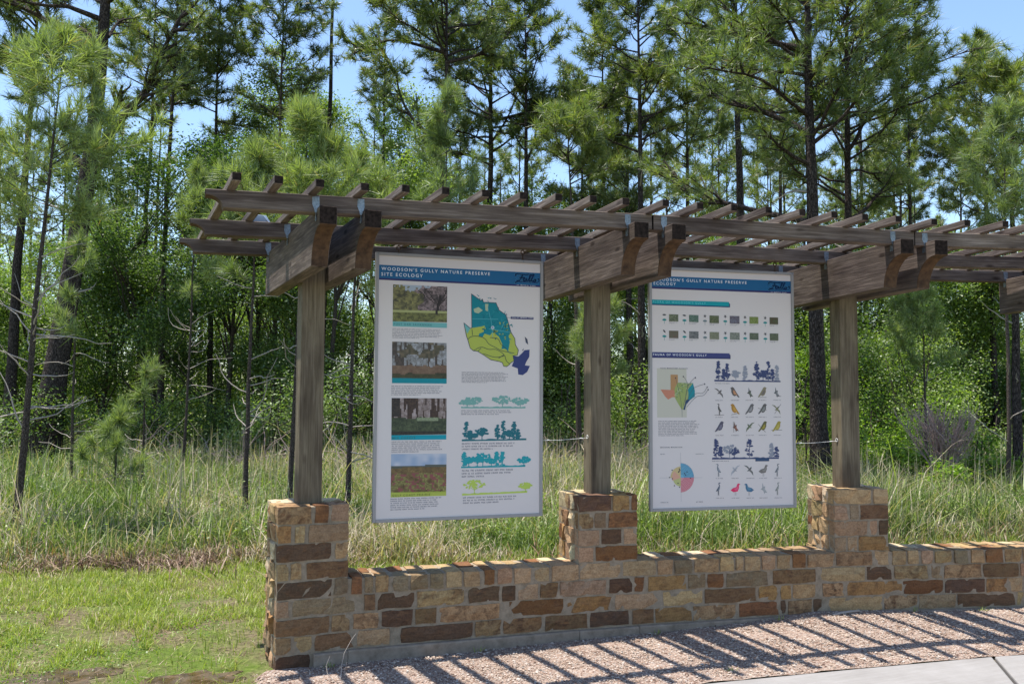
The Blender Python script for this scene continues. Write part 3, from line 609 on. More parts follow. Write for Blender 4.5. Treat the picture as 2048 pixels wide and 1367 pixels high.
# ---------------------------------------------------------------- hanging signs
S1={'band': [(0.77,3.11),(42.84,3.02),(0.74,6.32),(0.74,6.77)],'t1': [(1.37,4.5),(29.0,4.49)],'t1h': (1.38,3.84),'t2': [(1.36,5.75),(11.65,5.59)],'logo': [(35.88,5.58),(41.86,5.41),(36.19,3.5)],'logosub': [(36.17,6.62),(41.25,6.48)],'photos': [[(4.29,7.77),(17.92,7.74),(17.93,16.64),(4.31,16.8),(4.3,18.04)],[(4.26,21.73),(17.88,21.8),(18.0,30.62),(4.33,30.58),(4.32,31.82)],[(4.31,35.42),(18.04,35.46),(18.05,44.29),(4.36,44.39),(4.35,45.55)],[(4.38,48.91),(18.16,49.05),(18.14,58.35),(4.38,58.1),(4.42,59.28)]],'bart': [[(4.57,17.64),(13.97,17.54)],None,[(4.62,45.27),(10.28,45.33)],[(4.78,59.06),(14.12,59.13)]],'paras': [[(4.29,18.38),(17.44,20.94)],[(4.19,32.3),(17.42,34.82)],[(4.47,45.76),(17.76,48.65)],[(4.36,59.42),(17.08,62.47)],[(21.84,28.78),(34.21,31.61)],[(21.76,38.23),(36.49,39.62)],[(22.06,46.32),(36.59,48.34)],[(22.1,52.91),(36.21,55.11)],[(22.45,59.62),(36.65,61.57)]],'outline': [(24.2,9.29),(26.69,10.87),(27.07,10.45),(27.35,11.26),(30.69,11.28),(31.5,13.1),(33.36,14.3),(33.83,15.67),(34.75,18.69),(35.77,20.2),(35.91,21.72),(36.73,23.1),(36.48,24.43),(35.29,24.62),(35.58,25.87),(34.69,26.42),(34.24,26.97),(33.56,27.38),(32.77,27.24),(32.48,26.41),(31.75,26.14),(29.41,25.72),(27.39,24.49),(25.95,23.67),(24.8,23.54),(23.95,22.86),(23.39,20.96),(22.97,19.88),(22.28,16.64),(23.99,17.97),(24.36,17.83)],'teal': [(24.2,9.29),(26.69,10.87),(27.07,10.45),(27.35,11.26),(30.69,11.28),(31.5,13.1),(33.36,14.3),(33.83,15.67),(34.75,18.69),(34.09,19.52),(34.43,21.18),(33.97,23.66),(35.3,24.49),(33.59,23.11),(32.95,22.84),(32.21,22.98),(32.43,21.74),(31.5,19.82),(29.76,18.74),(29.17,19.56),(27.72,19.16),(27.14,20.12),(26.13,19.99),(26.28,19.18),(27.44,18.76),(27.74,17.12),(26.87,17.4),(24.36,17.83)],'wedge': [(22.28,16.64),(23.99,17.97),(23.12,19.34)],'bay': [(38.43,23.1),(39.78,22.95),(39.71,24.76),(38.86,26.15),(38.55,26.98),(39.9,27.13),(39.14,28.65),(37.94,29.48),(36.74,29.33),(36.61,27.81),(34.98,27.25),(35.58,25.87),(35.29,24.62),(36.78,24.76),(37.68,23.93)],'isles': [[(38.45,19.63),(39.2,20.32),(39.4,21.71),(38.74,21.15)],[(38.19,22.6),(38.04,23.32),(37.77,23.15)]],'rivers': [[(23.39,20.69),(24.26,20.01),(25.98,19.86),(27.71,20.39),(28.86,21.75),(30.6,22.57),(32.35,23.39),(35.6,23.93)],[(24.8,23.54),(26.83,22.58),(28.85,23.12),(30.89,23.12),(32.93,24.49),(31.17,25.04),(29.71,24.9),(27.39,24.22)],[(29.17,20.11),(31.21,20.37),(32.07,21.74),(33.54,22.83)],[(26.82,22.85),(25.95,23.67)],[(31.46,25.31),(32.93,24.49),(33.51,25.87),(34.39,26.7)],[(24.42,18.24),(24.55,19.6)]],'roads': [[(28.5,12.47),(29.49,16.28),(29.89,20.1)],[(33.15,15.68),(31.81,18.44)],[(24.44,15.53),(31.24,15.43)],[(28.89,17.92),(34.75,18.69)]],'tag': (34.66,14.61,40.82,15.22),'tagline': [(33.45,14.91),(34.66,14.94)],'mark': (29.83,17.59),'tan': [[(24.75,13.08),(26.04,12.51),(27.19,13.31),(26.03,14.14),(25.03,13.89)],[(27.78,11.66),(28.65,11.64),(28.49,13.56),(27.91,13.29)]],'strips': [[[(21.76,37.73),(38.73,37.74)],[((23.35,35.9),(23.33,37.61),2.4,'o'),((25.09,35.09),(25.07,37.64),2.6,'o'),((32.62,34.84),(32.59,37.69),3,'o'),((37.34,35.27),(37.32,37.72),2.4,'o')]],[[(22.0,45.87),(39.01,45.78)],[((23.14,41.35),(23.11,45.54),1.3,'p'),((24.23,43.47),(24.21,45.57),1.2,'p'),((25.17,44.25),(25.16,45.6),1.2,'o'),((27.25,42.89),(27.23,45.61),2,'o'),((31.27,42.15),(31.24,45.73),1.3,'p'),((32.89,41.28),(32.86,45.72),1.5,'p'),((34.5,43.45),(34.48,45.76),1.7,'o'),((35.75,41.29),(35.72,45.77),1.5,'p'),((36.79,43.21),(36.77,45.8),1.2,'p')]],[[(21.88,52.48),(38.76,52.49)],[((22.67,48.82),(22.64,52.27),1.4,'p'),((23.86,50.07),(23.84,52.32),1.4,'o'),((26.08,49.85),(26.06,52.32),2,'o'),((27.52,48.99),(27.49,52.32),2.4,'o'),((29.75,50.29),(29.74,52.35),1.6,'o'),((31.15,48.82),(31.12,52.34),1.4,'p'),((32.67,48.87),(32.64,52.37),1.5,'p'),((38.38,50.15),(38.37,52.45),1.7,'o')]],[[(22.2,59.21),(39.31,59.0)],[((25.4,55.7),(25.37,59.01),3.2,'o'),((38.83,56.7),(38.81,58.92),1.9,'o')]]]}
S2={'band': [(0.8,2.5),(42.77,2.28),(0.8,5.43),(0.8,5.95)],'t1': [(1.22,3.91),(28.94,3.7)],'t2': [(1.36,4.94),(7.79,4.76)],'t1h': (1.22,3.23),'logo': [(35.75,4.91),(41.79,4.68),(36.05,2.88)],'logosub': [(36.35,5.91),(41.19,5.78)],'bar1': (0.82,8.86,23.87,10.37),'bar1y': (0.82,10.03),'bar1t': [(1.16,9.99),(16.58,9.77)],'bar2': (0.77,22.95,23.89,24.54),'bar2t': [(1.14,24.06),(16.72,24.01)],'thumbs': [(5.77,12.73,8.49,14.69),(11.63,12.75,14.42,14.69),(17.68,12.75,20.5,14.83),(23.75,12.69,26.69,14.81),(29.71,12.77,32.45,14.7),(35.9,12.77,38.55,14.71),(5.76,17.17,8.49,19.19),(11.63,17.2,14.41,19.18),(17.68,17.24,20.5,19.24),(23.75,17.27,26.69,19.22),(29.71,17.24,32.45,19.13),(35.9,17.24,38.56,19.2)],'title': [(3.15,27.36),(11.1,27.28)],'beige': (2.22,27.32,10.78,40.43),'texas': [(6.13,28.96),(8.25,28.99),(8.25,31.1),(10.79,31.23),(12.66,31.2),(13.17,33.23),(13.16,34.79),(11.8,35.74),(10.61,36.84),(10.27,38.41),(9.26,38.25),(8.08,36.39),(7.24,35.0),(6.56,35.01),(5.39,35.64),(4.55,34.87),(3.21,32.96),(6.13,33.06)],'tx_w': [(3.21,32.96),(6.13,33.06),(7.24,33.14),(7.4,35.0),(6.56,35.01),(5.39,35.64),(4.55,34.87)],'tx_p': [(6.13,28.96),(8.25,28.99),(8.25,31.1),(7.41,32.36),(7.24,33.14),(6.13,33.06)],'tx_c': [(8.25,31.1),(10.79,31.23),(11.13,32.94),(10.61,34.82),(9.26,38.25),(8.08,36.39),(7.4,35.0),(7.24,33.14),(7.41,32.36)],'tx_e': [(12.66,31.2),(13.17,33.23),(13.16,34.79),(11.8,35.74),(11.19,35.59),(11.29,33.87),(11.13,32.94),(11.81,32.15)],'tx_s': [(11.19,35.59),(11.8,35.74),(10.61,36.84),(10.27,38.41),(9.76,38.31),(10.61,35.75)],'arrows': [[(9.77,37.32),(11.13,32.31),(10.62,30.45),(9.84,29.46)],[(10.27,37.31),(10.79,32.94),(12.15,30.74),(13.34,29.72)],[(10.78,36.06),(12.48,32.92),(14.19,31.97),(16.07,31.41)],[(10.61,37.0),(13.16,34.17),(15.56,33.83),(16.83,32.25)],[(10.78,37.62),(13.5,34.95),(15.73,34.46),(17.1,32.94)],[(9.42,40.28),(9.32,37.94),(8.75,34.21),(7.58,29.87)]],'para': [(2.54,41.17),(14.59,45.43)],'season': [(3.03,48.45),(9.35,48.48)],'wheel': [(8.9,56.43),(12.7,56.48),(8.9,52.75)],'axes': [[(8.91,49.79),(8.99,62.74)],[(2.85,56.36),(15.2,56.52)]],'corner': [[(3.09,50.12),(4.53,50.13)],[(13.32,50.19),(15.72,50.21)],[(3.07,62.84),(5.35,62.89)],[(13.31,62.92),(15.54,62.96)]],'strips': [[[(18.99,30.49),(39.05,30.51)],[((20.21,25.28),(20.2,30.26),1.5,'p'),((21.76,27.46),(21.76,30.3),1.2,'p'),((22.8,26.02),(22.8,30.28),1.6,'p'),((25.42,27.72),(25.42,30.31),1.6,'O'),((28.22,26.4),(28.22,30.34),1.4,'P'),((31.74,25.23),(31.74,30.35),1.8,'p'),((33.69,27.58),(33.69,30.33),1.6,'o'),((35.29,25.16),(35.29,30.37),1.9,'p'),((36.54,27.22),(36.54,30.39),1.2,'p'),((37.97,26.07),(37.97,30.4),1.3,'P')]],[[(18.12,51.52),(38.23,51.58)],[((19.33,46.23),(19.33,51.27),1.6,'p'),((20.71,48.44),(20.71,51.32),1.5,'p'),((23.32,47.92),(23.32,51.34),2.3,'O'),((24.71,48.78),(24.71,51.35),1.6,'o'),((29.27,46.48),(29.27,51.32),2.4,'p'),((36.01,47.72),(36.01,51.4),1.5,'P'),((37.44,48.43),(37.44,51.41),1.4,'p')]]],'pond': (31.04,51.46,35.23,52.29),'stripcap': [[(19.17,31.21),(23.85,31.22)],[(18.12,52.15),(23.14,52.19)]],'birds': [(20.37,33.72),(25.07,33.67),(29.52,33.63),(33.41,33.59),(37.69,33.54),(20.37,38.26),(25.06,38.23),(29.52,38.21),(33.41,38.18),(37.69,38.16),(20.37,42.98),(25.06,42.98),(29.52,42.98),(33.41,42.98),(37.69,42.97)],'water': [(19.95,54.59),(24.96,54.65),(29.1,54.69),(33.41,54.74),(37.7,54.79),(19.95,59.58),(24.95,59.66),(29.1,59.73),(33.41,59.79),(37.7,59.86)],'caps': [(20.37,35.74),(25.06,35.7),(29.52,35.66),(33.41,35.63),(37.98,35.59),(20.37,40.3),(25.06,40.29),(29.52,40.27),(33.41,40.26),(37.98,40.24),(20.37,45.19),(25.06,45.2),(29.52,45.21),(33.41,45.21),(37.98,45.22),(20.36,56.74),(25.06,56.8),(29.52,56.86),(33.41,56.92),(37.98,56.98),(20.36,62.02),(25.06,62.1),(29.52,62.19),(33.42,62.26),(37.99,62.34)]}

WHITE = .52
def pc(r, g, b):
    """printed ink: the shade it has beside the board's own white (about 166 grey in the shade)"""
    l = s2l((r, g, b)); w = s2l((166, 166, 166))[0]; return tuple(min(0.8, v/w*WHITE) for v in l)
TEAL = pc(0, 108, 116); NAVY = pc(42, 40, 84); BLUE = pc(20, 82, 120); LIME = pc(150, 158, 66); GTEAL = pc(96, 150, 146); INK = pc(62, 60, 74); GREYG = pc(104, 146, 136)
def flat(b, pts, y, col):
    """fill a (possibly concave) outline given in sign inches (x right, y down)"""
    from mathutils.geometry import tessellate_polygon
    V = [(p[0], -y, -p[1]) for p in pts]
    tr = tessellate_polygon([[Vector(v) for v in V]])
    b.add(np.array(V)*I, np.array([list(t) for t in tr]), 0, .5, col)
def rectp(b, x0, y0, x1, y1, y, col): b.add(np.array([[x0, -y, -y0], [x0, -y, -y1], [x1, -y, -y1], [x1, -y, -y0]])*I, np.array([[0, 1, 2, 3]]), 0, .5, col)
def stroke(b, pts, w, y, col, closed=False):
    p = np.array(pts, float)
    if closed: p = np.concatenate([p, p[:1]])
    for a, c in zip(p[:-1], p[1:]):
        d = c-a; L = np.linalg.norm(d)
        if L < 1e-6: continue
        d /= L; n = np.array([-d[1], d[0]])*w/2; e = d*w*0.3
        q = [a-e+n, a-e-n, c+e-n, c+e+n]
        b.add(np.array([[k[0], -y, -k[1]] for k in q])*I, np.array([[0, 1, 2, 3]]), 0, .5, col)
def spline(pts, n=8):
    p = np.array(pts, float); p = np.vstack([2*p[0]-p[1], p, 2*p[-1]-p[-2]]); out = []
    for i in range(1, len(p)-2):
        for t in np.linspace(0, 1, n, endpoint=False):
            out.append(0.5*((2*p[i])+(-p[i-1]+p[i+1])*t+(2*p[i-1]-5*p[i]+4*p[i+1]-p[i+2])*t*t+(-p[i-1]+3*p[i]-3*p[i+1]+p[i+2])*t**3))
    out.append(p[-2]); return out
DG = bpy.context.evaluated_depsgraph_get
def lettering(parent, text, x0, x1, base, cap, y, mat, name='lettering', bold=0.012, shear=0.0):
    cu = bpy.data.curves.new('t', 'FONT'); cu.body = text; cu.size = 1; cu.space_character = 1.4; cu.offset = bold; cu.shear = shear; cu.resolution_u = 3
    o = bpy.data.objects.new('t', cu); COL.objects.link(o); me = bpy.data.meshes.new_from_object(o.evaluated_get(DG())); bpy.data.objects.remove(o)
    n = len(me.vertices); co = np.empty(n*3, np.float32); me.vertices.foreach_get('co', co); co = co.reshape(-1, 3)
    xa, xb = co[:, 0].min(), co[:, 0].max(); yb = max(co[:, 1].max(), 0.3); sx = (x1-x0)/(xb-xa); sy = cap/yb
    new = np.stack([(co[:, 0]-xa)*sx+x0, np.full(n, -y), co[:, 1]*sy-base], -1)*I
    me.vertices.foreach_set('co', new.astype(np.float32).ravel()); me.materials.clear(); me.materials.append(mat); me.update(); me.name = name
    return link(name, me, parent)
def ink(name, col, r=0.5):
    m, nt, out = newmat(name); principled(nt, out, col, r, 0.3); return m
M['ink_white'] = ink('white_print', pc(214, 222, 228)); M['ink_navy'] = ink('navy_print', NAVY); M['ink_dark'] = ink('dark_print', INK)
M['ink_gteal'] = ink('deep_teal_print', pc(50, 104, 104)); M['ink_lteal'] = ink('light_teal_print', pc(96, 178, 182)); M['ink_olive'] = ink('olive_print', pc(98, 104, 44)); M['ink_logo'] = ink('logo_print', pc(12, 46, 92))
M['ink_logo_edge'] = ink('logo_edge_print', pc(70, 128, 158))
def micro(b, x0, y0, x1, y1, lines, rng, y, col=INK, last=None, lean=0.0):
    """a paragraph of print too small to read: rows of letter-sized marks in word groups"""
    pitch = (y1-y0)/lines; h = pitch*0.5
    for k in range(lines):
        yy = y0+pitch*k+pitch*0.25; x = x0; xe = x1-rng.uniform(0, .12)*(x1-x0)
        if k == lines-1: xe = x0+(x1-x0)*(last or rng.uniform(.35, .7))
        while x < xe:
            for _ in range(rng.integers(2, 9)):
                w = h*rng.uniform(.35, .75)
                if x+w > xe: break
                k_ = rng.integers(0, 3); t = h*.26
                if k_ == 0: rectp(b, x, yy, x+t, yy+h, y, col); rectp(b, x+t, yy+h-t, x+w, yy+h, y, col)
                elif k_ == 1: rectp(b, x, yy, x+w, yy+t, y, col); rectp(b, x+w*.35, yy+t, x+w*.35+t, yy+h, y, col)
                else: rectp(b, x, yy, x+w, yy+t, y, col); rectp(b, x, yy+h-t, x+w, yy+h, y, col); rectp(b, x, yy+t, x+t, yy+h-t, y, col)
                x += w+h*.28
            x += h*.8
def tree_icon(b, top, bot, w, kind, y, col, rng, scale=1.0):
    (xt, yt), (xb, yb) = top, bot; H = yb-yt; cx = xb
    if kind in 'PO': col = tuple(v*0.45+WHITE*0.5 for v in col)
    stroke(b, [(cx, yb), (cx, yt+H*0.12)], 0.16 if kind in 'pP' else 0.2, y, col)
    if kind in 'pP':
        for k in range(46):
            f = rng.uniform(0, 1); ww = w*(0.25+0.75*f)*(1.0 if f < .8 else .6); px = cx+rng.uniform(-1, 1)*ww*0.62; py = yt+H*f*0.93
            if rng.random() < .22*f: continue
            r = rng.uniform(.2, .42); th = np.linspace(0, 2*math.pi, 7)[:-1]+rng.uniform(0, 1)
            flat(b, [(px+r*1.25*math.cos(t)*rng.uniform(.6, 1.2), py+r*.75*math.sin(t)*rng.uniform(.6, 1.2)) for t in th], y+0.0006*k, col)
            if k % 4 == 0: stroke(b, [(cx, py+0.3), (px, py)], .06, y, col)
    else:
        for k in range(46):
            a = rng.uniform(0, 2*math.pi); q = math.sqrt(rng.random()); px = cx+w*0.95*q*math.cos(a)*.9+rng.normal(0, .08); py = yt+H*.33+H*.33*q*math.sin(a)
            r = rng.uniform(.26, .48); th = np.linspace(0, 2*math.pi, 7)[:-1]+rng.uniform(0, 1)
            flat(b, [(px+r*math.cos(t)*rng.uniform(.6, 1.2), py+r*.8*math.sin(t)*rng.uniform(.6, 1.2)) for t in th], y+0.0006*k, col)
        for s in (-.5, -.2, .25, .5): stroke(b, [(cx, yb-H*.25), (cx+w*s, yt+H*.45)], .09, y, col)
def painting(b, quad, kind, y, rng, nx=46, ny=32):
    """a photograph print: a fine grid of coloured cells"""
    p = np.array(quad, float); u, v = np.meshgrid(np.linspace(0, 1, nx+1), np.linspace(0, 1, ny+1))
    X = ((1-u)*(1-v))[..., None]*p[0]+(u*(1-v))[..., None]*p[1]+(u*v)[..., None]*p[2]+((1-u)*v)[..., None]*p[3]
    uu, vv = np.meshgrid((np.arange(nx)+.5)/nx, (np.arange(ny)+.5)/ny); P = np.stack([uu*1.4, vv, uu*0], -1); s = int(rng.integers(1, 999))
    n1 = vnoise(P*7, s); n2 = vnoise(P*18, s+1); n3 = vnoise(P*40, s+2); tr = vnoise(np.stack([uu*26, vv*1.3, uu*0], -1), s+3); mixn = .3*n1+.35*n2+.35*n3
    def L(c0, c1, f): c0 = np.array(c0, float); c1 = np.array(c1, float); f = np.clip(f, 0, 1)[..., None]; return c0*(1-f)+c1*f
    if kind == 'oak':
        c = L((62, 58, 40), (142, 132, 62), (mixn-.25)*2); pur = L((60, 48, 46), (150, 122, 118), (mixn-.3)*2.2)
        c = np.where((uu+0.25*n1 > .62)[..., None], pur, c); sky = (np.abs(uu-.34)*1.1+vv*1.9+(n2-.5)*.5 < .28); c = np.where(sky[..., None], (150, 160, 172), c)
        c = np.where((vv > .74)[..., None], L((64, 62, 30), (150, 150, 60), mixn*1.3-.2), c); c = np.where(((vv > .7) & (vv < .74+.02*n1))[..., None], (158, 158, 84), c)
        tk = (np.abs(uu-.84-.03*np.sin(vv*6)) < .022) & (vv > .25) & (vv < .78); c = np.where(tk[..., None], (44, 32, 28), c)
        for ang in (-.9, -.5, .35, .6): c = np.where(((np.abs((uu-.84)-ang*(.55-vv)) < .012) & (vv < .55) & (vv > .12))[..., None], (50, 38, 34), c)
    elif kind == 'pine':
        c = L((98, 92, 84), (158, 158, 160), (mixn-.2)*1.8); tk = tr > .6; c = np.where((tk & (vv < .78))[..., None], L((56, 48, 42), (92, 74, 60), n3), c)
        gr = L((66, 62, 44), (116, 96, 66), n2); c = np.where((((n1 > .52) & (vv < .45)))[..., None], gr, c)
        c = np.where((vv > .6+.1*n1)[..., None], L((92, 60, 42), (142, 110, 78), mixn), c); c = np.where((vv > .84+.08*n1)[..., None], L((44, 46, 26), (92, 84, 44), mixn), c)
    elif kind == 'mesic':
        c = L((96, 74, 62), (170, 148, 142), (mixn-.15)*1.5); c = np.where((tr > .5)[..., None] & (vv < .6)[..., None], L((52, 36, 30), (84, 58, 42), n3), c)
        c = np.where((vv > .5+.08*n1)[..., None], L((36, 44, 30), (86, 96, 56), mixn*1.3-.1), c); c = np.where(((np.abs(vv-.57) < .04) & (uu > .45) & (uu < .85))[..., None], L((110, 122, 82), (140, 148, 104), n3), c)
        c = np.where((vv > .9)[..., None], L((40, 36, 30), (60, 56, 40), n3), c); c = np.where(((uu < .15) & (vv < .5))[..., None], L((40, 34, 32), (70, 56, 46), n3), c)
    elif kind == 'prairie':
        c = L((128, 150, 178), (178, 178, 186), n1*1.2); c = np.where((vv > .33-.03*uu)[..., None], L((78, 56, 30), (146, 112, 52), mixn*1.3-.1), c)
        c = np.where(((vv > .5) & (n1 > .5))[..., None], L((96, 86, 36), (150, 138, 60), n3), c); c = np.where(((vv > .5) & (n2 > .66))[..., None], (140, 66, 60), c); c = np.where((np.abs(vv-.34+.03*uu) < .025)[..., None], (82, 84, 70), c)
    else:
        c0, c1 = kind; c = L(c0, c1, (mixn-.2)*1.7)
    g_ = c.mean(-1, keepdims=True); c = (c*.72+g_*.28)*.95
    V = np.stack([X[..., 0], np.full(X[..., 0].shape, -y), -X[..., 1]], -1)
    ii, jj = np.meshgrid(np.arange(nx), np.arange(ny)); 
    quads = np.stack([V[jj, ii], V[jj+1, ii], V[jj+1, ii+1], V[jj, ii+1]], 2).reshape(-1, 3)
    w = s2l((166, 166, 166))[0]; cl = np.where(c/255 <= .04045, c/255/12.92, ((c/255+.055)/1.055)**2.4)/w*WHITE
    b.add(quads*I, np.arange(nx*ny*4).reshape(-1, 4), 0, .5, np.repeat(cl.reshape(-1, 3), 4, axis=0).clip(0, .85))
BIRD = {'perch': [(-1, -.9), (-.55, -1.15), (-.2, -.95), (.1, -.45), (.45, .1), (1.05, .95), (.8, 1.0), (.3, .55), (-.05, .75), (-.5, .5), (-.8, -.1), (-.8, -.65)],
        'fly': [(-1.1, -.9), (-.4, -.75), (.1, -.3), (.5, -.6), (.55, -.35), (.35, -.05), (.75, .35), (.9, 1.1), (.45, .5), (.05, .2), (-.45, .25), (-.05, -.1), (-.4, -.45)],
        'up': [(-.2, -1.1), (.05, -.3), (.35, -.45), (.3, .15), (.8, .85), (.35, .75), (.2, 1.05), (-.05, .4), (-.6, .1), (-.25, -.1)],
        'heron': [(-.55, -1.1), (-.1, -1.15), (.05, -.95), (-.1, -.55), (.2, -.1), (.55, .45), (.3, .5), (.1, .35), (.1, 1.15), (.0, 1.15), (-.02, .35), (-.25, .0), (-.3, -.5), (-.15, -.95)],
        'duck': [(-1, .3), (-.5, -.1), (.2, -.3), (.45, -.9), (.75, -.95), (1.05, -.75), (.75, -.65), (.75, -.1), (.5, .5), (-.4, .65)]}
def bird(parent, c, kind, s, col, col2, y, rng, branch=None, flip=1):
    b = MB(); P = [(c[0]+p[0]*s*flip, c[1]+p[1]*s) for p in BIRD[kind]]; flat(b, P, y, col)
    q = np.array(P).mean(0); Q = [tuple(q+(np.array(p)-q)*.5+np.array([.1*s, .1*s])) for p in P]; flat(b, Q, y+.004, col2)
    if branch: stroke(b, [(c[0]+branch[0]*s, c[1]+branch[1]*s), (c[0]+branch[2]*s, c[1]+branch[3]*s)], .12, y-.002, pc(92, 84, 76))
    if kind == 'duck' or kind == 'heron':
        for dx in (-.08, .12): stroke(b, [(c[0]+dx*s*flip, c[1]+.4*s), (c[0]+dx*s*flip, c[1]+1.25*s)], .07, y-.002, pc(100, 96, 90))
    link('bird_picture', b.mesh('bird', [M['print']]), parent)
SW_, SH_ = 43.4, 65.2
def sign_base(i, x_along, off, ztop, label, tilt=0.0):
    c0 = loc2w(i, 0, 0); c1 = loc2w(i+1, 0, 0); v = (c1-c0)/np.linalg.norm(c1-c0); n = np.array([-v[1], v[0]]); o = c0+v*x_along+n*off
    root = empty('interpretive_sign', (o[0]*I, o[1]*I, ztop*I), math.atan2(v[1], v[0])); root.rotation_euler[1] = tilt
    tag(root, label, 'sign', 'signs hanging from the pergola')
    b = MB(); b.add(boxv(.35, SW_-.35, 0.0, .5, -SH_+.35, -.35)*I, BOXQ); link('panel', b.mesh('panel', [M['board']]), root)
    fr = MB(); t = .78
    for (x0, x1, z0, z1) in ((0, t, -SH_, 0), (SW_-t, SW_, -SH_, 0), (t, SW_-t, -t, 0), (t, SW_-t, -SH_, -SH_+t)):
        fr.add(boxv(x0, x1, -.35, .85, z0, z1)*I, BOXQ)
    f = link('frame', fr.mesh('frame', [M['frame']]), root); bv = f.modifiers.new('bevel', 'BEVEL'); bv.width = .0025; bv.segments = 2
    for x in (.45, SW_-.45, 5.5, SW_-5.5):
        s_ = MB(); V, Q = tube([[x, -.35, -.4], [x, -.45, -.4]], .16, 8); s_.add(V*I, [Q, np.array([[8, 9, 10, 11, 12, 13, 14, 15]])]); link('screw', s_.mesh('screw', [M['galv']]), f)
    # hooks: a screw eye under the purlin, an s hook and a bracket on the frame
    for x in (5.6, 37.9):
        h = MB(); zt = (ZB+1.9-.4+0.6)-ztop
        zt = pz(i)*1.0 - ztop + (FR[i+1][2]-FR[i][2])*(x_along+x)/73.0
        V, Q = tube([[x, .2, zt+.15], [x, .2, zt-.35]], .09, 6); h.add(V*I, Q)
        zr = zt-.75; th = np.linspace(0, 2*math.pi, 15); V, Q = tube([[x+.5*math.cos(t_), .2, zr+.5*math.sin(t_)] for t_ in th], .15, 6); h.add(V*I, Q)
        zl = zr-.4; g_ = (zl)/1.0
        V, Q = tube([[x, .2+.25*math.cos(t_), zl*.5+(zl*.5+.1)*math.sin(t_)] for t_ in th], .08, 6); h.add(V*I, Q)
        h.add(boxv(x-.3, x+.3, .1, .3, -.5, .35)*I, BOXQ)
        link('hanging_hook', h.mesh('hook', [M['hook']]), root)
    return root
def tie_wire(i, sx, off, z, label, length):
    pass
y1_ = .03
def header(root, D, line1, line2):
    (xa, ya), (xb, _), (_, yn), (_, yn2) = D['band'];
    b = MB(); rectp(b, .8, ya, SW_-.8, yn, y1_, BLUE); rectp(b, .8, yn, SW_-.8, yn2, y1_, NAVY); link('header_band', b.mesh('header_band', [M['print']]), root)
    
    t1, t2 = D['t1'], D['t2']
    lettering(root, line1, t1[0][0], t1[1][0], t1[0][1]-.12, .8, .07, M['ink_white']); lettering(root, line2, t2[0][0], t2[1][0], t2[0][1]-.02, .8, .07, M['ink_white'])
    (lx0, ly0), (lx1, _), (_, lt) = D['logo']; H = ly0-lt
    def S(pts): return [(lx0+u*(lx1-lx0), lt+v*H) for u, v in pts]
    for w, mt, dy, nm in ((.44, 'ink_logo_edge', .05, 'logo_outline'), (.26, 'ink_logo', .06, 'logo')):
        b = MB()
        for st in (S([(.02, .35), (.0, .12), (.12, .02), (.3, .12), (.5, .1), (.62, .0)]), S([(.32, .1), (.27, .45), (.2, .8), (.1, .95), (.04, .8)]), S([(.15, .5), (.3, .5), (.42, .42)]),
                   S([(.48, .58), (.38, .6), (.34, .78), (.42, .88), (.5, .7), (.5, .58), (.49, .8), (.56, .85)]), S([(.56, .85), (.66, .45), (.72, .08), (.66, .1), (.62, .5), (.62, .85), (.68, .85)]),
                   S([(.68, .85), (.78, .45), (.85, .05), (.79, .08), (.74, .5), (.73, .82), (.79, .88)]), S([(.79, .88), (.88, .62), (.93, .72), (.9, .9), (.82, .92)]), S([(-.02, 1.2), (.06, 1.02), (.3, 1.0), (.6, 1.04), (1.02, 1.0), (1.06, .55), (1.0, .6)])):
            stroke(b, spline(st, 5), w, dy, (1, 1, 1))
        mt_ = M[mt]; me = b.mesh(nm, [mt_]); link(nm, me, root)
    (sx0, sy0), (sx1, _) = D['logosub']; lettering(root, 'AT IMPERIAL OAKS', sx0, sx1, sy0, .26, .07, M['ink_white'], bold=.01)

rng = np.random.default_rng(11)
# sign one: site ecology
R1 = sign_base(0, 14.45, 7.5, 94.95, "hanging sign headed site ecology with a teal and lime county map and four nature photographs", 0.0)
header(R1, S1, "WOODSON'S GULLY NATURE PRESERVE", "SITE ECOLOGY")
for q, kind, bc, bt, tx, im in zip(S1['photos'], ('oak', 'pine', 'mesic', 'prairie'), (GTEAL, pc(0, 116, 124), pc(0, 128, 140), LIME), S1['bart'], ('POST OAK SAVANNAH', None, 'MIX FOREST', 'GULF COAST PRAIRIE'), ('ink_gteal', None, 'ink_gteal', 'ink_olive')):
    b = MB(); painting(b, q[:4], kind, y1_, rng); po = link('photograph', b.mesh('photograph', [M['print']]), R1)
    b = MB(); rectp(b, q[3][0], q[3][1], q[2][0], q[4][1], y1_, bc); link('caption_bar', b.mesh('caption_bar', [M['print']]), po)
    if tx: lettering(po, tx, bt[0][0], bt[1][0], bt[0][1]+.04, .5, .06, M[im], bold=.015)
b = MB()
for (p0, p1), ln in zip(S1['paras'], (7, 6, 6, 6, 8, 3, 3, 3, 3)): micro(b, p0[0], p0[1], p1[0], p1[1], ln, rng, y1_)
link('paragraphs', b.mesh('paragraphs', [M['print']]), R1)
b = MB(); flat(b, S1['outline'], y1_, LIME); tc_ = list(S1['teal']); flat(b, tc_, .045, TEAL); flat(b, S1['wedge'], .05, GTEAL)
for k in range(46):
    c = np.array(S1['teal'])[rng.integers(0, len(S1['teal']))]*.4+np.array([rng.uniform(26.5, 33), rng.uniform(9.5, 16)])*.6; r = rng.uniform(.2, .5)
    stroke(b, [tuple(c), tuple(c+rng.normal(0, r, 2)), tuple(c+rng.normal(0, r, 2))], .12, .052, pc(30, 126, 132) if k % 2 else pc(0, 92, 104))
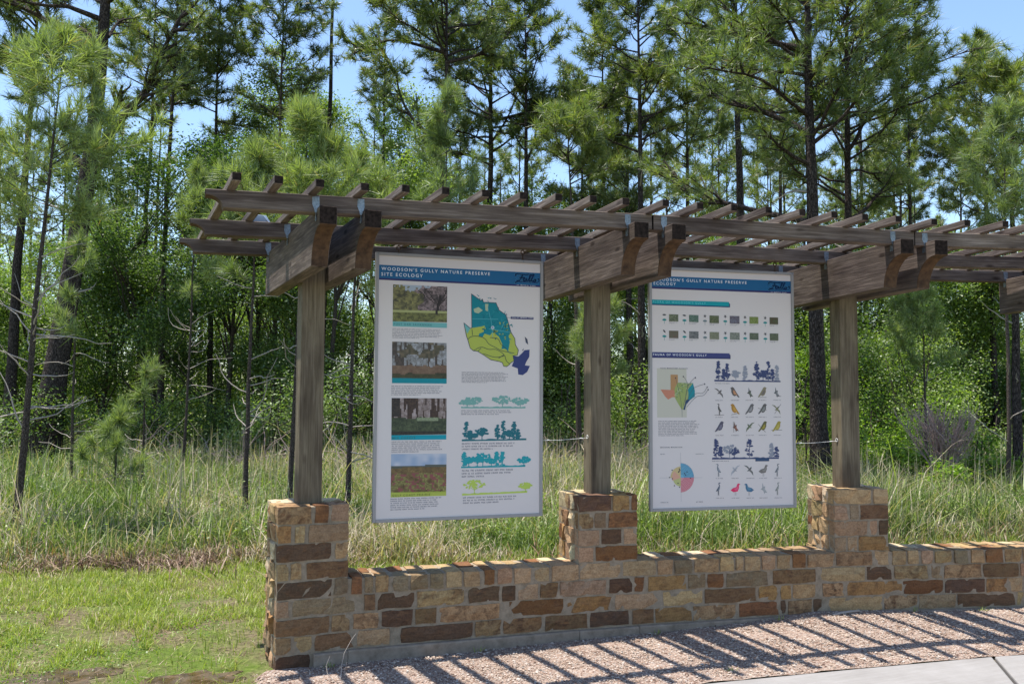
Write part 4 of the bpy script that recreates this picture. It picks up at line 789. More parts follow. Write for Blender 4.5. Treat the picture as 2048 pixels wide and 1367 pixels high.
for k in range(60):
    c = np.array([rng.uniform(27.5, 34.5), rng.uniform(16.2, 20.5)]); r = rng.uniform(.12, .4)
    if c[0] < 30 and c[1] > 18.4: continue
    stroke(b, [tuple(c), tuple(c+rng.normal(0, r, 2)), tuple(c+rng.normal(0, r, 2))], .22, .052, TEAL if rng.random() < .55 else LIME)
for t_ in S1['tan']: flat(b, t_, .054, pc(150, 160, 130))
for r_ in S1['rivers']: stroke(b, spline(r_, 4), .14, .058, pc(52, 62, 60))
for r_ in S1['roads']: stroke(b, r_, .1, .056, pc(80, 150, 156))
stroke(b, S1['outline'], .15, .06, pc(50, 58, 68), True); mo = link('county_map', b.mesh('county_map', [M['print']]), R1)
b = MB(); flat(b, S1['bay'], y1_, pc(44, 52, 96)); [flat(b, s_, y1_, pc(58, 60, 74)) for s_ in S1['isles']]; link('bay_shape', b.mesh('bay_shape', [M['print']]), mo)
b = MB(); x0, ya, x1, yb = S1['tag']; rectp(b, x0, ya, x1, yb, y1_, NAVY); stroke(b, S1['tagline'], .09, y1_+.03, pc(90, 110, 120)); link('map_tag', b.mesh('map_tag', [M['print']]), mo)
lettering(mo, 'FALLS AT IMPERIAL OAKS', x0+.25, x1-.25, yb-.22, .34, .06, M['ink_white'], bold=.01)
b = MB(); mx, my = S1['mark']; [flat(b, [(mx+r*math.cos(t), my+r*math.sin(t)) for t in np.linspace(0, 2*math.pi, 17)[:-1]], y_, c_) for r, y_, c_ in ((.42, .066, pc(190, 200, 205)), (.28, .07, NAVY), (.12, .074, pc(200, 205, 210)))]
link('map_marker', b.mesh('map_marker', [M['print']]), mo)
for (base, trees), col in zip(S1['strips'], (GREYG, pc(28, 92, 100), pc(24, 132, 138), pc(160, 176, 76))):
    b = MB(); (xa, ya), (xb, yb) = base; n = 26; xs = np.linspace(xa, xb, n); ys = np.linspace(ya, yb, n)
    flat(b, [(x, y-.12-rng.uniform(0, .22)) for x, y in zip(xs, ys)]+[(x, y+.18) for x, y in zip(xs[::-1], ys[::-1])], y1_, col)
    for tp, bt, w, k in trees: tree_icon(b, tp, bt, w, k, y1_, col, rng)
    link('tree_silhouettes', b.mesh('tree_silhouettes', [M['print']]), R1)

# sign two: flora and fauna
R2 = sign_base(1, 14.35, 7.5, 95.05, "hanging sign headed ecology with plant thumbnails, a Texas flyway map and rows of bird pictures", 0.0)
header(R2, S2, "WOODSON'S GULLY NATURE PRESERVE", "ECOLOGY")
for bar, c1_, c2_, tt, txt, im in ((S2['bar1'], pc(0, 132, 138), pc(16, 52, 92), S2['bar1t'], "FLORA OF WOODSON'S GULLY", 'ink_lteal'), (S2['bar2'], pc(52, 56, 100), pc(36, 40, 82), S2['bar2t'], "FAUNA OF WOODSON'S GULLY", 'ink_white')):
    x0, ya, x1, yb = bar; x0 = .8; ya += .05; b = MB(); rectp(b, x0, ya, x1-.3, yb-.3, y1_+.02, c1_); flat(b, [(x0, yb-.32), (x1-.32, yb-.32), (x1-.32, ya+.25), (x1, ya+.5), (x1, yb), (x0, yb)], y1_, c2_)
    o = link('section_bar', b.mesh('section_bar', [M['print']]), R2); lettering(o, txt, tt[0][0], tt[1][0], yb-.62, .58, .08, M[im])
cols = [((60, 66, 40), (130, 136, 100)), ((50, 84, 60), (104, 128, 108)), ((66, 78, 44), (110, 112, 66)), ((84, 60, 60), (110, 118, 140)), ((90, 110, 30), (140, 150, 70)), ((92, 54, 40), (70, 96, 50)),
        ((110, 78, 62), (90, 96, 66)), ((72, 72, 72), (130, 128, 120)), ((104, 108, 78), (132, 128, 96)), ((88, 94, 80), (140, 140, 120)), ((62, 76, 54), (108, 112, 84)), ((66, 74, 50), (104, 108, 76))]
for k, (r_, cc) in enumerate(zip(S2['thumbs'], cols)):
    x0, ya, x1, yb = r_; b = MB(); painting(b, [(x0, ya), (x1, ya), (x1, yb), (x0, yb)], cc, y1_, rng, 14, 11); o = link('thumbnail', b.mesh('thumbnail', [M['print']]), R2)
    b = MB(); micro(b, x0, yb+.12, x1, yb+.62, 2, rng, y1_); link('caption', b.mesh('caption', [M['print']]), o); b = MB(); ix = x0-1.35
    a_ = rng.uniform(-.9, .9); c_, s_ = math.cos(a_), math.sin(a_); dk = pc(62, 60, 62)
    P = [(-.6, 0), (-.25, -.22), (.2, -.2), (.6, 0), (.2, .22), (-.25, .2)] if k % 6 < 2 else [(.0, -.55), (.12, -.15), (.5, -.2), (.2, .1), (.35, .5), (0, .22), (-.35, .5), (-.2, .1), (-.5, -.2), (-.12, -.15)]
    flat(b, [(ix+p[0]*c_-p[1]*s_, ya+.2+p[0]*s_+p[1]*c_) for p in P], y1_, dk)
    link('leaf_icon', b.mesh('leaf_icon', [M['print']]), o) if b.n > 0 else None
    b = MB(); tcx, tcy = ix, ya+1.65; gt = pc(28, 118, 116) if k % 6 != 2 else pc(96, 110, 110)
    flat(b, [(tcx+.62*math.cos(t), tcy+.42*math.sin(t)) for t in np.linspace(math.pi, 2*math.pi, 9)]+[(tcx+.3, tcy+.16), (tcx-.3, tcy+.16)], y1_, gt); stroke(b, [(tcx, tcy), (tcx, tcy+.95)], .1, y1_, gt)
    link('tree_icon', b.mesh('tree_icon', [M['print']]), o)
lettering(R2, 'TEXAS MIGRATORY FLYWAYS', S2['title'][0][0], S2['title'][1][0], S2['title'][0][1]+.1, .32, .05, M['ink_dark'])
b = MB(); x0, ya, x1, yb = S2['beige']; rectp(b, x0, ya, x1, yb, .02, pc(172, 166, 150)); flat(b, S2['texas'], .035, pc(140, 146, 92)); flat(b, S2['tx_w'], .045, pc(172, 112, 88)); flat(b, S2['tx_p'], .045, pc(156, 118, 78)); flat(b, S2['tx_c'], .05, pc(134, 144, 84))
flat(b, S2['tx_e'], .055, pc(20, 116, 124)); flat(b, S2['tx_s'], .06, pc(36, 60, 92))
tx = np.array(S2['texas'])
for k in range(60):
    t = rng.uniform(.1, 1); a_ = np.array(S2['tx_c'][5]) if len(S2['tx_c']) > 5 else tx[11]
    c = tx[12]*(1-t)+np.array([rng.uniform(tx[2][0], tx[5][0]), tx[3][1]])*t+rng.normal(0, .15, 2); stroke(b, [tuple(c), tuple(c+rng.normal(0, .35, 2))], .1, .062, [pc(168, 176, 140), pc(60, 104, 84), pc(96, 104, 60)][k % 3])
for ar in S2['arrows']:
    sp = spline(ar, 6); stroke(b, sp, .09, .066, pc(74, 72, 78)); e_ = sp[-1] if sp[-1][1] < sp[0][1] else sp[0]; flat(b, [(e_[0]+.2*math.cos(t), e_[1]+.2*math.sin(t)) for t in np.linspace(0, 2*math.pi, 9)[:-1]], .068, pc(56, 54, 66))
link('flyway_map', b.mesh('flyway_map', [M['print']]), R2)
b = MB(); p0, p1 = S2['para']; micro(b, p0[0], p0[1], p1[0], p1[1], 10, rng, y1_)
for p0, p1 in S2['corner']+S2['stripcap']: micro(b, p0[0], p0[1]-.2, p1[0], p1[1]+.2, 1, rng, y1_, last=1)
for c_ in S2['caps']: micro(b, c_[0]-1.2, c_[1]-.15, c_[0]+1.2, c_[1]+.3, 1, rng, y1_, col=pc(104, 96, 98), last=1)
link('paragraphs', b.mesh('paragraphs', [M['print']]), R2)
lettering(R2, 'SEASONAL MIGRATION', S2['season'][0][0], S2['season'][1][0], S2['season'][0][1]+.05, .32, .05, M['ink_dark'])
b = MB(); (wx, wy), (wr, _), (_, wt) = S2['wheel']; R_ = wr-wx
def sector(a0, a1, r, y, c): flat(b, [(wx, wy)]+[(wx+r*math.cos(t), wy-r*math.sin(t)) for t in np.linspace(a0, a1, 12)], y, c)
sector(math.pi/2, math.pi, R_*.78, .03, pc(176, 156, 110)); sector(0, math.pi/2, R_, .03, pc(96, 148, 168)); sector(math.pi, 1.5*math.pi, R_*.6, .03, pc(160, 160, 104)); sector(-math.pi/2, 0, R_, .03, pc(182, 128, 132)); sector(math.pi*.75, math.pi*1.1, R_*.66, .033, pc(186, 140, 118))
for k in range(3, 12):
    for a0, a1, c_ in ((0, math.pi/2, pc(52, 92, 120)), (-math.pi/2, 0, pc(170, 44, 64))):
        r_ = R_*k/11; stroke(b, [(wx+r_*math.cos(t), wy-r_*math.sin(t)) for t in np.linspace(a0, a1, 10)], .09, .04, c_)
for k in range(14):
    t = rng.uniform(0, 6.28); r_ = R_*rng.uniform(.4, .95); flat(b, [(wx+r_*math.cos(t)+.2*math.cos(q), wy-r_*math.sin(t)+.16*math.sin(q)) for q in np.linspace(0, 6.28, 8)[:-1]], .05+.001*k, pc(48, 46, 54))
for ax in S2['axes']: stroke(b, ax, .05, .028, pc(120, 120, 124))
link('season_wheel', b.mesh('season_wheel', [M['print']]), R2)
for base, trees in S2['strips']:
    b = MB(); col = pc(52, 60, 92); (xa, ya), (xb, yb) = base; xs = np.linspace(xa, xb, 26); ys = np.linspace(ya, yb, 26)
    flat(b, [(x, y-.1-rng.uniform(0, .25)) for x, y in zip(xs, ys)]+[(x, y+.2) for x, y in zip(xs[::-1], ys[::-1])], y1_, col)
    for tp, bt, w, k in trees: tree_icon(b, tp, bt, w, k, y1_, col, rng)
    if base == S2['strips'][1][0]: x0, ya, x1, yb = S2['pond']; rectp(b, x0, ya, x1, yb+.1, y1_+.03, pc(44, 64, 92))
    link('tree_silhouettes', b.mesh('tree_silhouettes', [M['print']]), R2)
BK = [('fly', (72, 66, 64), (110, 104, 100), None, 1), ('perch', (84, 76, 70), (168, 118, 84), None, 1), ('up', (74, 74, 66), (100, 104, 88), None, 1), ('perch', (120, 110, 84), (100, 90, 84), (-.6, 1, .9, 1), -1), ('up', (84, 84, 84), (120, 120, 118), (0, .8, 1.1, .8), 1),
      ('heron', (70, 68, 66), (96, 92, 86), (-1, 1.1, 1, 1.1), 1), ('perch', (150, 110, 44), (176, 132, 60), (-.8, 1.1, .6, .8), 1), ('perch', (90, 86, 84), (130, 126, 124), (-1, 1, .8, -.2), -1), ('perch', (84, 80, 76), (120, 118, 112), (-1, -.2, .9, .2), -1), ('fly', (94, 94, 72), (120, 118, 80), (1, -1, -.4, .9), 1),
      ('perch', (76, 72, 84), (104, 100, 112), (-1, .9, .4, .5), -1), ('up', (92, 66, 56), (140, 92, 74), (-.4, -1, -.3, 1.1), 1), ('fly', (80, 88, 66), (104, 112, 84), None, -1), ('perch', (88, 84, 50), (138, 126, 54), (-1, -.5, .6, 1.1), -1), ('perch', (140, 126, 54), (160, 146, 70), (-1.2, .7, 1.2, .7), -1)]
for c_, (k, a_, b_, br, fl) in zip(S2['birds'], BK): bird(R2, c_, k, 1.35, pc(*a_), pc(*b_), y1_, rng, br, fl)
WB = [('heron', (104, 108, 114), (130, 134, 138), None, 1), ('fly', (150, 150, 152), (128, 128, 130), None, -1), ('fly', (74, 78, 76), (110, 102, 98), None, 1), ('duck', (104, 98, 92), (124, 118, 110), None, 1), ('heron', (96, 98, 100), (130, 130, 130), None, -1),
      ('heron', (76, 82, 92), (104, 110, 118), None, -1), ('duck', (196, 40, 84), (206, 84, 112), None, 1), ('duck', (60, 96, 120), (80, 118, 138), None, -1), ('up', (138, 138, 136), (150, 150, 148), None, 1), ('heron', (120, 120, 112), (140, 140, 132), None, -1)]
for c_, (k, a_, b_, br, fl) in zip(S2['water'], WB): bird(R2, c_, k, 1.45, pc(*a_), pc(*b_), y1_, rng, br, fl)

# white tie wires from the sign edges to an eye screw in the posts
def wire(i, z, label):
    c0 = loc2w(i, 0, 0); c1 = loc2w(i+1, 0, 0); v = (c1-c0)/np.linalg.norm(c1-c0); n = np.array([-v[1], v[0]])
    a = c0+v*(14.4+SW_+.05)+n*7.7; e = loc2w(i+1, -2.85, 7.2); b = MB(); P = np.array([[a[0], a[1], z-.55], [(a[0]*.6+e[0]*.4), (a[1]*.6+e[1]*.4), z-.5], [e[0], e[1], z]])
    V, Q = tube(P*I, .05*I, 6); b.add(V, Q)
    for f_ in (.12, .86):
        q = P[0]*(1-f_)+P[2]*f_; dv = (P[2]-P[0])/np.linalg.norm(P[2]-P[0]); V, Q = tube(np.array([q-dv*.4, q+dv*.4])*I, .14*I, 6); b.add(V, [Q, np.array([[5, 4, 3, 2, 1, 0]]), np.array([[6, 7, 8, 9, 10, 11]])])
    th = np.linspace(0, 2*math.pi, 13); V, Q = tube(np.array([[e[0]-.05, e[1]+.45*math.cos(t), z+.25+.45*math.sin(t)] for t in th])*I, .07*I, 6); b.add(V, Q)
    o = link('tie_wire', b.mesh('tie_wire', [M['wire']])); tag(o, label, 'wire', 'wires steadying the signs')
wire(0, 49.4, 'thin white wire from the right edge of the site ecology sign to the middle post')
wire(1, 48.0, 'thin white wire from the right edge of the bird sign to the third post')
# ---------------------------------------------------------------- vegetation
def unit(v): return v/(np.linalg.norm(v, axis=-1, keepdims=True)+1e-9)
def needles(b, C, Dr, n, ln, w, rng, spread=0.75, droop=0.12, mat=0, tone=None):
    """tufts of long needles: C (k,3) tuft centres, Dr (k,3) twig directions"""
    k = len(C); d = unit(Dr[:, None, :]*(1.0-spread*0.55)+rng.normal(0, spread, (k, n, 3))*0.62)
    L = ln*rng.uniform(0.65, 1.1, (k, n, 1)); base = C[:, None, :]-Dr[:, None, :]*rng.uniform(0, ln*0.45, (k, n, 1))
    tip = base+d*L; tip[..., 2] -= droop*L[..., 0]*rng.uniform(.3, 1.2, (k, n))
    side = unit(np.cross(d, rng.normal(0, 1, (k, n, 3))))*w/2
    V = np.stack([base-side, base+side, tip], 2).reshape(-1, 3)
    if tone is None: tone = rng.uniform(0.1, 0.85, (k, 1))
    r = np.clip(tone.reshape(k, 1)+rng.normal(0, .13, (k, n)), 0, .93); r[rng.random((k, n)) < 0.012] = 1.0
    b.add(V, np.arange(k*n*3).reshape(-1, 3), mat, np.repeat(r.reshape(-1), 3))
def twigpath(p, d, L, n, rng, up=0.25, wob=0.16):
    pts = [p]; d = d/np.linalg.norm(d)
    for i in range(n):
        d = d+rng.normal(0, wob, 3)+np.array([0, 0, up/n]); d = d/np.linalg.norm(d); pts.append(pts[-1]+d*L/n)
    return np.array(pts), d
def pine_meshes(H, crown0, spread, r0, seed, nb, tuft_n, nl, nw, young=False, lean=(0, 0), path=None, dead=6, limbs=(), dens=1.0, nmat=None, upw=0.35, bend=0.25):
    """returns trunk mesh (trunk with its limbs) and crown mesh (needles). limbs: (z, azimuth, length, rise)"""
    rng = np.random.default_rng(seed); tb = MB(); cb = MB()
    if path is None:
        zs_ = np.linspace(0, H, 12); P = np.stack([lean[0]*zs_/H+np.cumsum(rng.normal(0, bend*H/180, 12)), lean[1]*zs_/H+np.cumsum(rng.normal(0, bend*H/180, 12)), zs_], -1)
        P[:, :2] -= P[0, :2]
    else: P = np.array(path, float); H = P[-1, 2]
    zz = P[:, 2]; rad = r0*np.clip(1-(zz/H)**1.15*0.93, .05, 1)*(1+0.35*np.exp(-zz/(.035*H+.05)))
    V, Q = tube(P, rad, 9 if r0 > .06 else 6); tb.add(V, Q, 0)
    def onT(z): return np.array([np.interp(z, zz, P[:, 0]), np.interp(z, zz, P[:, 1]), z])
    C, Dr = [], []
    def branch(z, az, L, rise, rr, depth=0, start=None):
        p = onT(z) if start is None else start; d = np.array([math.cos(az), math.sin(az), rise])
        n = max(4, int(L/.35)); pts, dd = twigpath(p, d, L, n, rng, up=upw); r_ = np.linspace(rr, rr*.22, len(pts)); V, Q = tube(pts, r_, 5); tb.add(V, Q, 0)
        if depth < 1 or L > 1.6:
            m = int((5 if depth == 0 else 3)*dens*max(1, L/1.5)); 
            for k in range(m):
                t = rng.uniform(.28, .98); i = min(int(t*(len(pts)-1)), len(pts)-2); q = pts[i]*(1-(t*(len(pts)-1)-i))+pts[i+1]*(t*(len(pts)-1)-i)
                dv = pts[i+1]-pts[i]; a2 = math.atan2(dv[1], dv[0])+rng.choice([-1, 1])*rng.uniform(.4, 1.2); branch(0, a2, L*rng.uniform(.22, .42)*(1.15-t*.5), rng.uniform(-.1, .7), rr*.38, depth+1, q)
        if depth >= 1 or L < 1.2:
            k = max(2, int(L/.22*dens)); ts = rng.uniform(.35, 1, k); ts[0] = 1.0
            for t in ts:
                i = min(int(t*(len(pts)-1)), len(pts)-2); f = t*(len(pts)-1)-i; q = pts[i]*(1-f)+pts[i+1]*f; dv = pts[i+1]-pts[i]; dv /= np.linalg.norm(dv)+1e-9
                C.append(q+rng.normal(0, .05*L, 3)*(0 if t == 1 else 1)); Dr.append(dv+np.array([0, 0, .35]))
        else: C.append(pts[-1]); Dr.append(dd+np.array([0, 0, .3]))
    for i in range(nb):
        f = (i+rng.random())/nb; z = crown0+(H-crown0)*f**0.92; prof = (1-f)**.62*(.35+.65*min(1, f*4+.35))
        L = spread*prof*rng.uniform(.55, 1.15)+.12*spread*.4; branch(z, rng.uniform(0, 6.283), L, rng.uniform(.05, .5)+.6*f, r0*.28*(1-f*.6)*(.6 if young else 1))
    for (z, az, L, rise) in limbs: branch(z, az, L, rise, r0*.42)
    for i in range(dead):
        z = crown0*rng.uniform(.25, 1.02) if crown0 > 1 else H*rng.uniform(.1, .5); az = rng.uniform(0, 6.28); L = rng.uniform(.25, .9)*(1 if not young else .8)
        pts, _ = twigpath(onT(z), np.array([math.cos(az), math.sin(az), rng.uniform(-.25, .5)]), L*1.2, 6, rng, up=.5, wob=.22)
        V, Q = tube(pts, np.linspace(r0*.16+.003, .003, len(pts)), 4); tb.add(V, Q, 1)
    C.append(P[-1]); Dr.append(np.array([0, 0, 1.0])); C = np.array(C); Dr = unit(np.array(Dr))
    if young:        # upright candles of new growth
        s = rng.random(len(C)) < .35; cc = np.repeat(C[s], 3, 0); cc[:, 2] += np.tile([0, .06, .12], s.sum()); needles(cb, cc, np.tile([[0, 0, 1.0]], (len(cc), 1)), max(8, tuft_n//3), nl*.6, nw, rng, .35, 0, tone=rng.uniform(.6, .9, (len(cc), 1)))
    needles(cb, C, Dr, tuft_n, nl, nw, rng, .8 if not young else .7, .1 if not young else .22)
    nm = 'young_pine' if young else 'pine'
    return tb.mesh(nm+'_trunk', [M['bark_thin'] if r0 < .08 else M['bark'], M['twig']], True), cb.mesh(nm+'_crown', [M[nmat] if nmat else M['needle_young'] if young else M['needle']])
def place(name, meshes, xy, rz=0.0, s=1.0, label=None, cat=None, group=None, parts=('trunk', 'crown'), z=None):
    zz = float(ground_h(np.array([xy[0]]), np.array([xy[1]]))[0]) if z is None else z
    r = empty(name, (xy[0], xy[1], zz-0.03), rz); r.scale = (s, s, s); tag(r, label, cat, group)
    for nm, me in zip(parts, meshes): link(nm, me, r)
    return r
def leaves(b, C, n, rad, size, rng, flat_=.75, mat=0, tone=None, narrow=.55):
    """clumps of leaf-sized blades round the points C"""
    k = len(C); p = C[:, None, :]+rng.normal(0, 1, (k, n, 3))*np.array([rad, rad, rad*flat_]); L = size*rng.uniform(.6, 1.25, (k, n, 1))
    d = unit(rng.normal(0, 1, (k, n, 3))*np.array([1, 1, .55])); s = unit(np.cross(d, rng.normal(0, .5, (k, n, 3))+np.array([0, 0, 1.0])))*L*narrow*.5
    V = np.stack([p-d*L*.5, p+s, p+d*L*.5, p-s], 2).reshape(-1, 3)
    if tone is None: tone = rng.uniform(.15, .85, (k, 1))
    r = np.clip(tone+rng.normal(0, .16, (k, n)), 0, 1); b.add(V, np.arange(k*n*4).reshape(-1, 4), mat, np.repeat(r.reshape(-1), 4))
def broadleaf_meshes(H, spread, seed, clumps, n, size, mat='leaf', base=.12, trunk_r=.07, stems=1, rad=.33):
    rng = np.random.default_rng(seed); tb = MB(); cb = MB(); C = []
    lobes = [(rng.normal(0, spread*.36, 2), rng.uniform(base+.1, .92)*H, rng.uniform(.14, .34)*spread) for _ in range(13)]
    while len(C) < clumps:
        (o, z, r) = lobes[rng.integers(0, 13)]; v = unit(rng.normal(0, 1, 3)); q = rng.uniform(.55, 1.05)
        p = np.array([o[0], o[1], z])+v*r*q*np.array([1, 1, .85])
        if p[2] > H*base*.6: C.append(p)
    C = np.array(C)
    for s in range(stems):
        a = rng.uniform(0, 6.28); d0 = np.array([math.cos(a)*.12*(stems > 1), math.sin(a)*.12*(stems > 1), 1.0]); pts, _ = twigpath(np.array([math.cos(a), math.sin(a), 0])*.1*(stems-1), d0, H*.85, 9, rng, wob=.07); V, Q = tube(pts, np.linspace(trunk_r/math.sqrt(stems), .012, 10), 6); tb.add(V, Q)
        for k in rng.choice(len(C), min(len(C), 26//stems), replace=False):
            t = min(.95, max(.12, (C[k][2]/H)-.18)); i = int(t*9); q0 = pts[i]; m = (q0+C[k])/2+rng.normal(0, .08, 3)*spread*.3
            V, Q = tube([q0, m, C[k]], [trunk_r*.35*(1-t*.5), trunk_r*.2, .006], 4); tb.add(V, Q)
    leaves(cb, C, n, rad, size, rng)
    return tb.mesh('broadleaf_trunk', [M['bark_thin']], True), cb.mesh('broadleaf_crown', [M[mat]])
bearing = lambda u: None
def PT(u, D): return at(u, D)
rgv = np.random.default_rng(5)

# --- the big old pine at the left, leaning, with one heavy crooked limb
D = 19.0; x0, y0 = at(92, D); sc = D/FPX
pth = []
for (u, v, dd) in ((92, 870, 0), (112, 740, 0), (132, 590, 0), (152, 430, 0), (168, 300, 0), (180, 150, 0), (186, 0, 0), (192, -200, 0), (196, -420, 0)):
    xx, yy = at(u, D); pth.append((xx-x0, yy-y0, htop(v, D)))
pth[0] = (0, 0, 0)
r_ = _r[:2]; azr = math.atan2(_r[1], _r[0]); azb = math.atan2(_f[1], _f[0])
tm, cm = pine_meshes(1, 9.0, 3.4, .27, 301, 22, 18, .27, .014, dens=1.5, path=pth, dead=5, limbs=((htop(305, D), azr-.15, 3.9, .62), (htop(235, D), azr-.4, 1.3, -.05), (htop(150, D), azr+2.6, 2.2, .4), (htop(-60, D), azr-.2, 2.4, .3), (htop(90, D), azr+3.4, 2.2, .3), (htop(330, D), azr+2.9, 1.5, .25)), upw=.5)
place('pine_tree', (tm, cm), (x0, y0), label='thick dark leaning pine at the left of the wood with a heavy crooked side limb', cat='pine tree', group='pines of the wood', z=0)
# --- named pines: u, D, top v, crown bottom v, trunk radius, spread, seed, label
big = [
 (640, 25, -420, -60, .105, 2.6, 311, 'slim straight pine with a long bare pale trunk rising above the first pergola beams', 3, ()),
 (872, 20, -160, 120, .12, 2.6, 312, 'pine with a curved limb reaching left, standing above the site ecology sign', 3, ((htop(300, 20), azr+2.75, 3.0, .95), (htop(110, 20), azr+.1, 2.2, .5), (htop(90, 20), azr+3.0, 2.6, .15))),
 (980, 25, -170, 330, .13, 2.9, 313, 'dark dense pine right of the pine with the curved limb', 4, ((htop(235, 25), azr+.0, 4.0, .18), (htop(230, 25), azr+2.9, 2.0, .5))),
 (1056, 24, -70, 300, .11, 2.2, 314, 'forked dark pine between the dark dense pine and the middle post', 3, ((htop(320, 24), azr+.25, 2.4, 1.4),)),
 (1160, 17.5, 225, 370, .06, 1.5, 315, 'small pale crowned pine standing over the middle pergola beams', 2, ()),
 (1285, 22, -120, 330, .12, 2.3, 316, 'tall pine with a speckled lit trunk seen between the middle post and the bird sign', 4, ()),
 (1378, 24.5, -90, 330, .085, 2.0, 317, 'slim pine above the left half of the bird sign', 3, ()),
 (1490, 21, -160, 190, .15, 2.2, 318, 'stout dark pine trunk above the middle of the bird sign', 2, ()),
 (1640, 15.5, -330, 330, .155, 3.1, 319, 'large pine just behind the right edge of the bird sign, limbs spread over the pergola', 4, ((htop(440, 15.5), azr+2.9, 3.4, .2), (htop(260, 15.5), azr+2.6, 2.6, .75), (htop(90, 15.5), azr+3.3, 2.4, .5))),
 (1689, 16.5, -260, 410, .105, 3.0, 320, 'tall pine behind the third post with a long limb rising to the right', 4, ((htop(290, 16.5), azr+.1, 3.4, .75), (htop(430, 16.5), azr+.15, 2.6, .4))),
 (1828, 26, 40, 420, .085, 2.1, 321, 'slim pine with an open crown between the third post and the right edge', 3, ()),
 (1990, 25, 55, 420, .10, 2.3, 322, 'separate pine with a rounded crown against blue sky near the right edge', 3, ()),
 (2032, 14.8, 120, 470, .085, 1.7, 323, 'pine with a dark flaky trunk at the right edge beside the last beam', 8, ()),
 (14, 21, -150, 200, .14, 2.4, 324, 'dark pine half cut off by the left edge', 3, ()),
 (276, 27, -160, 260, .10, 2.3, 325, 'dark pine standing directly right of the old leaning pine', 3, ()),
 (322, 23, -220, 230, .09, 2.3, 326, 'pine trunk rising behind the crooked limb of the leaning pine', 2, ()),
 (423, 24, -120, 260, .085, 2.2, 327, 'thin trunked pine above the leafy thicket left of the pergola', 2, ()),
 (550, 23, -170, 240, .075, 2.2, 328, 'thin pine above the free left end of the pergola', 2, ()),
 (760, 28, -40, 320, .09, 2.2, 329, 'distant pine over the left half of the site ecology sign', 2, ()),
 (1215, 27, -60, 330, .09, 2.1, 330, 'distant pine just right of the middle post', 2, ()),
 (1165, 26, 150, 560, .10, 1.8, 331, 'dark shaded pine trunk just left of the middle post', 4, ()),
 (1262, 24, 120, 560, .12, 1.7, 332, 'dark unlit pine trunk beside the speckled lit one', 3, ()),
 (1560, 26, -40, 330, .09, 2.2, 333, 'distant pine between the stout dark trunk and the large limbed pine', 2, ()),
 (1740, 28, 90, 520, .12, 2.1, 334, 'shaded pine trunk just right of the third post', 4, ()),
 (1795, 30, 180, 560, .10, 2.0, 335, 'shaded pine trunk second to the right of the third post', 3, ()),
 (1925, 29, 250, 520, .09, 2.0, 336, 'shorter pine left of the one with the rounded crown', 3, ()),
]
for (u, D, vt, vc, r0, sp, sd_, lab, dead, limbs) in big:
    H = htop(vt, D); c0 = htop(vc, D); near = D < 18
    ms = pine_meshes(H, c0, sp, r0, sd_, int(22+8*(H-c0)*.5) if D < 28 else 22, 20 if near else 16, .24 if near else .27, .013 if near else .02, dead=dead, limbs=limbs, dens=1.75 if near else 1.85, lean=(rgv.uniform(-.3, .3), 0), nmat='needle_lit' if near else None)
    place('pine_tree', ms, at(u, D), label=lab, cat='pine tree', group='pines of the wood')
# --- young pines in the meadow
yng = [
 (42, 9.3, 60, 470, .045, 1.35, 401, (.28, 0), 'tall feathery young pine in the meadow at the far left, lower branches dead', 26, 34),
 (497, 10.4, 290, 560, .034, .85, 402, (.1, 0), 'thin young pine left of the first pier with bright tufts on its upper branches', 14, 20),
 (291, 13.6, 715, 870, .03, .4, 403, (0, 0), 'short half bare young pine in the meadow between two taller saplings', 12, 4),
 (584, 10.5, 215, 520, .035, 1.0, 404, (.12, 0), 'young pine hugging the left side of the first post, its leader above the pergola', 9, 24),
 (697, 10.9, 300, 600, .036, .9, 405, (.14, 0), 'young pine between the first post and the site ecology sign with bare dead branches', 14, 20),
 (893, 12.5, 165, 480, .03, .75, 406, (0, 0), 'young pine with an upright bright leader in front of the curved limb pine', 4, 24),
 (372, 15.5, 330, 600, .03, .8, 411, (.1, 0), 'slender young pine between the short half bare pine and the pergola end', 14, 14),
 (150, 14.5, 480, 700, .03, .7, 412, (0, 0), 'slender young pine right in front of the leaning trunk', 12, 6),
 (238, 12.9, 835, 985, .02, .6, 407, (0, 0), 'low bushy pine sapling with a pale needle mop in the left meadow', 3, 9),
 (1215, 15.5, 600, 760, .04, .95, 408, (0, 0), 'bright young pine filling the gap right of the middle post', 4, 16),
 (1850, 17.5, 585, 740, .035, 1.1, 409, (0, 0), 'soft young pine in front of the thicket right of the third post', 3, 18),
 (2010, 13.5, 200, 520, .04, 1.15, 410, (.1, 0), 'bright young pine at the right edge above the last beam', 4, 26),
]
for (u, D, vt, vc, r0, sp, sd_, lean, lab, dead, nb) in yng:
    H = htop(vt, D); c0 = max(htop(vc, D), .25)
    ms = pine_meshes(H, c0, sp, r0, sd_, nb, 20, .25, .009, young=True, dead=dead, lean=lean, dens=1.35, upw=.5)
    place('young_pine', ms, at(u, D), label=lab, cat='young pine', group='young pines in the meadow')
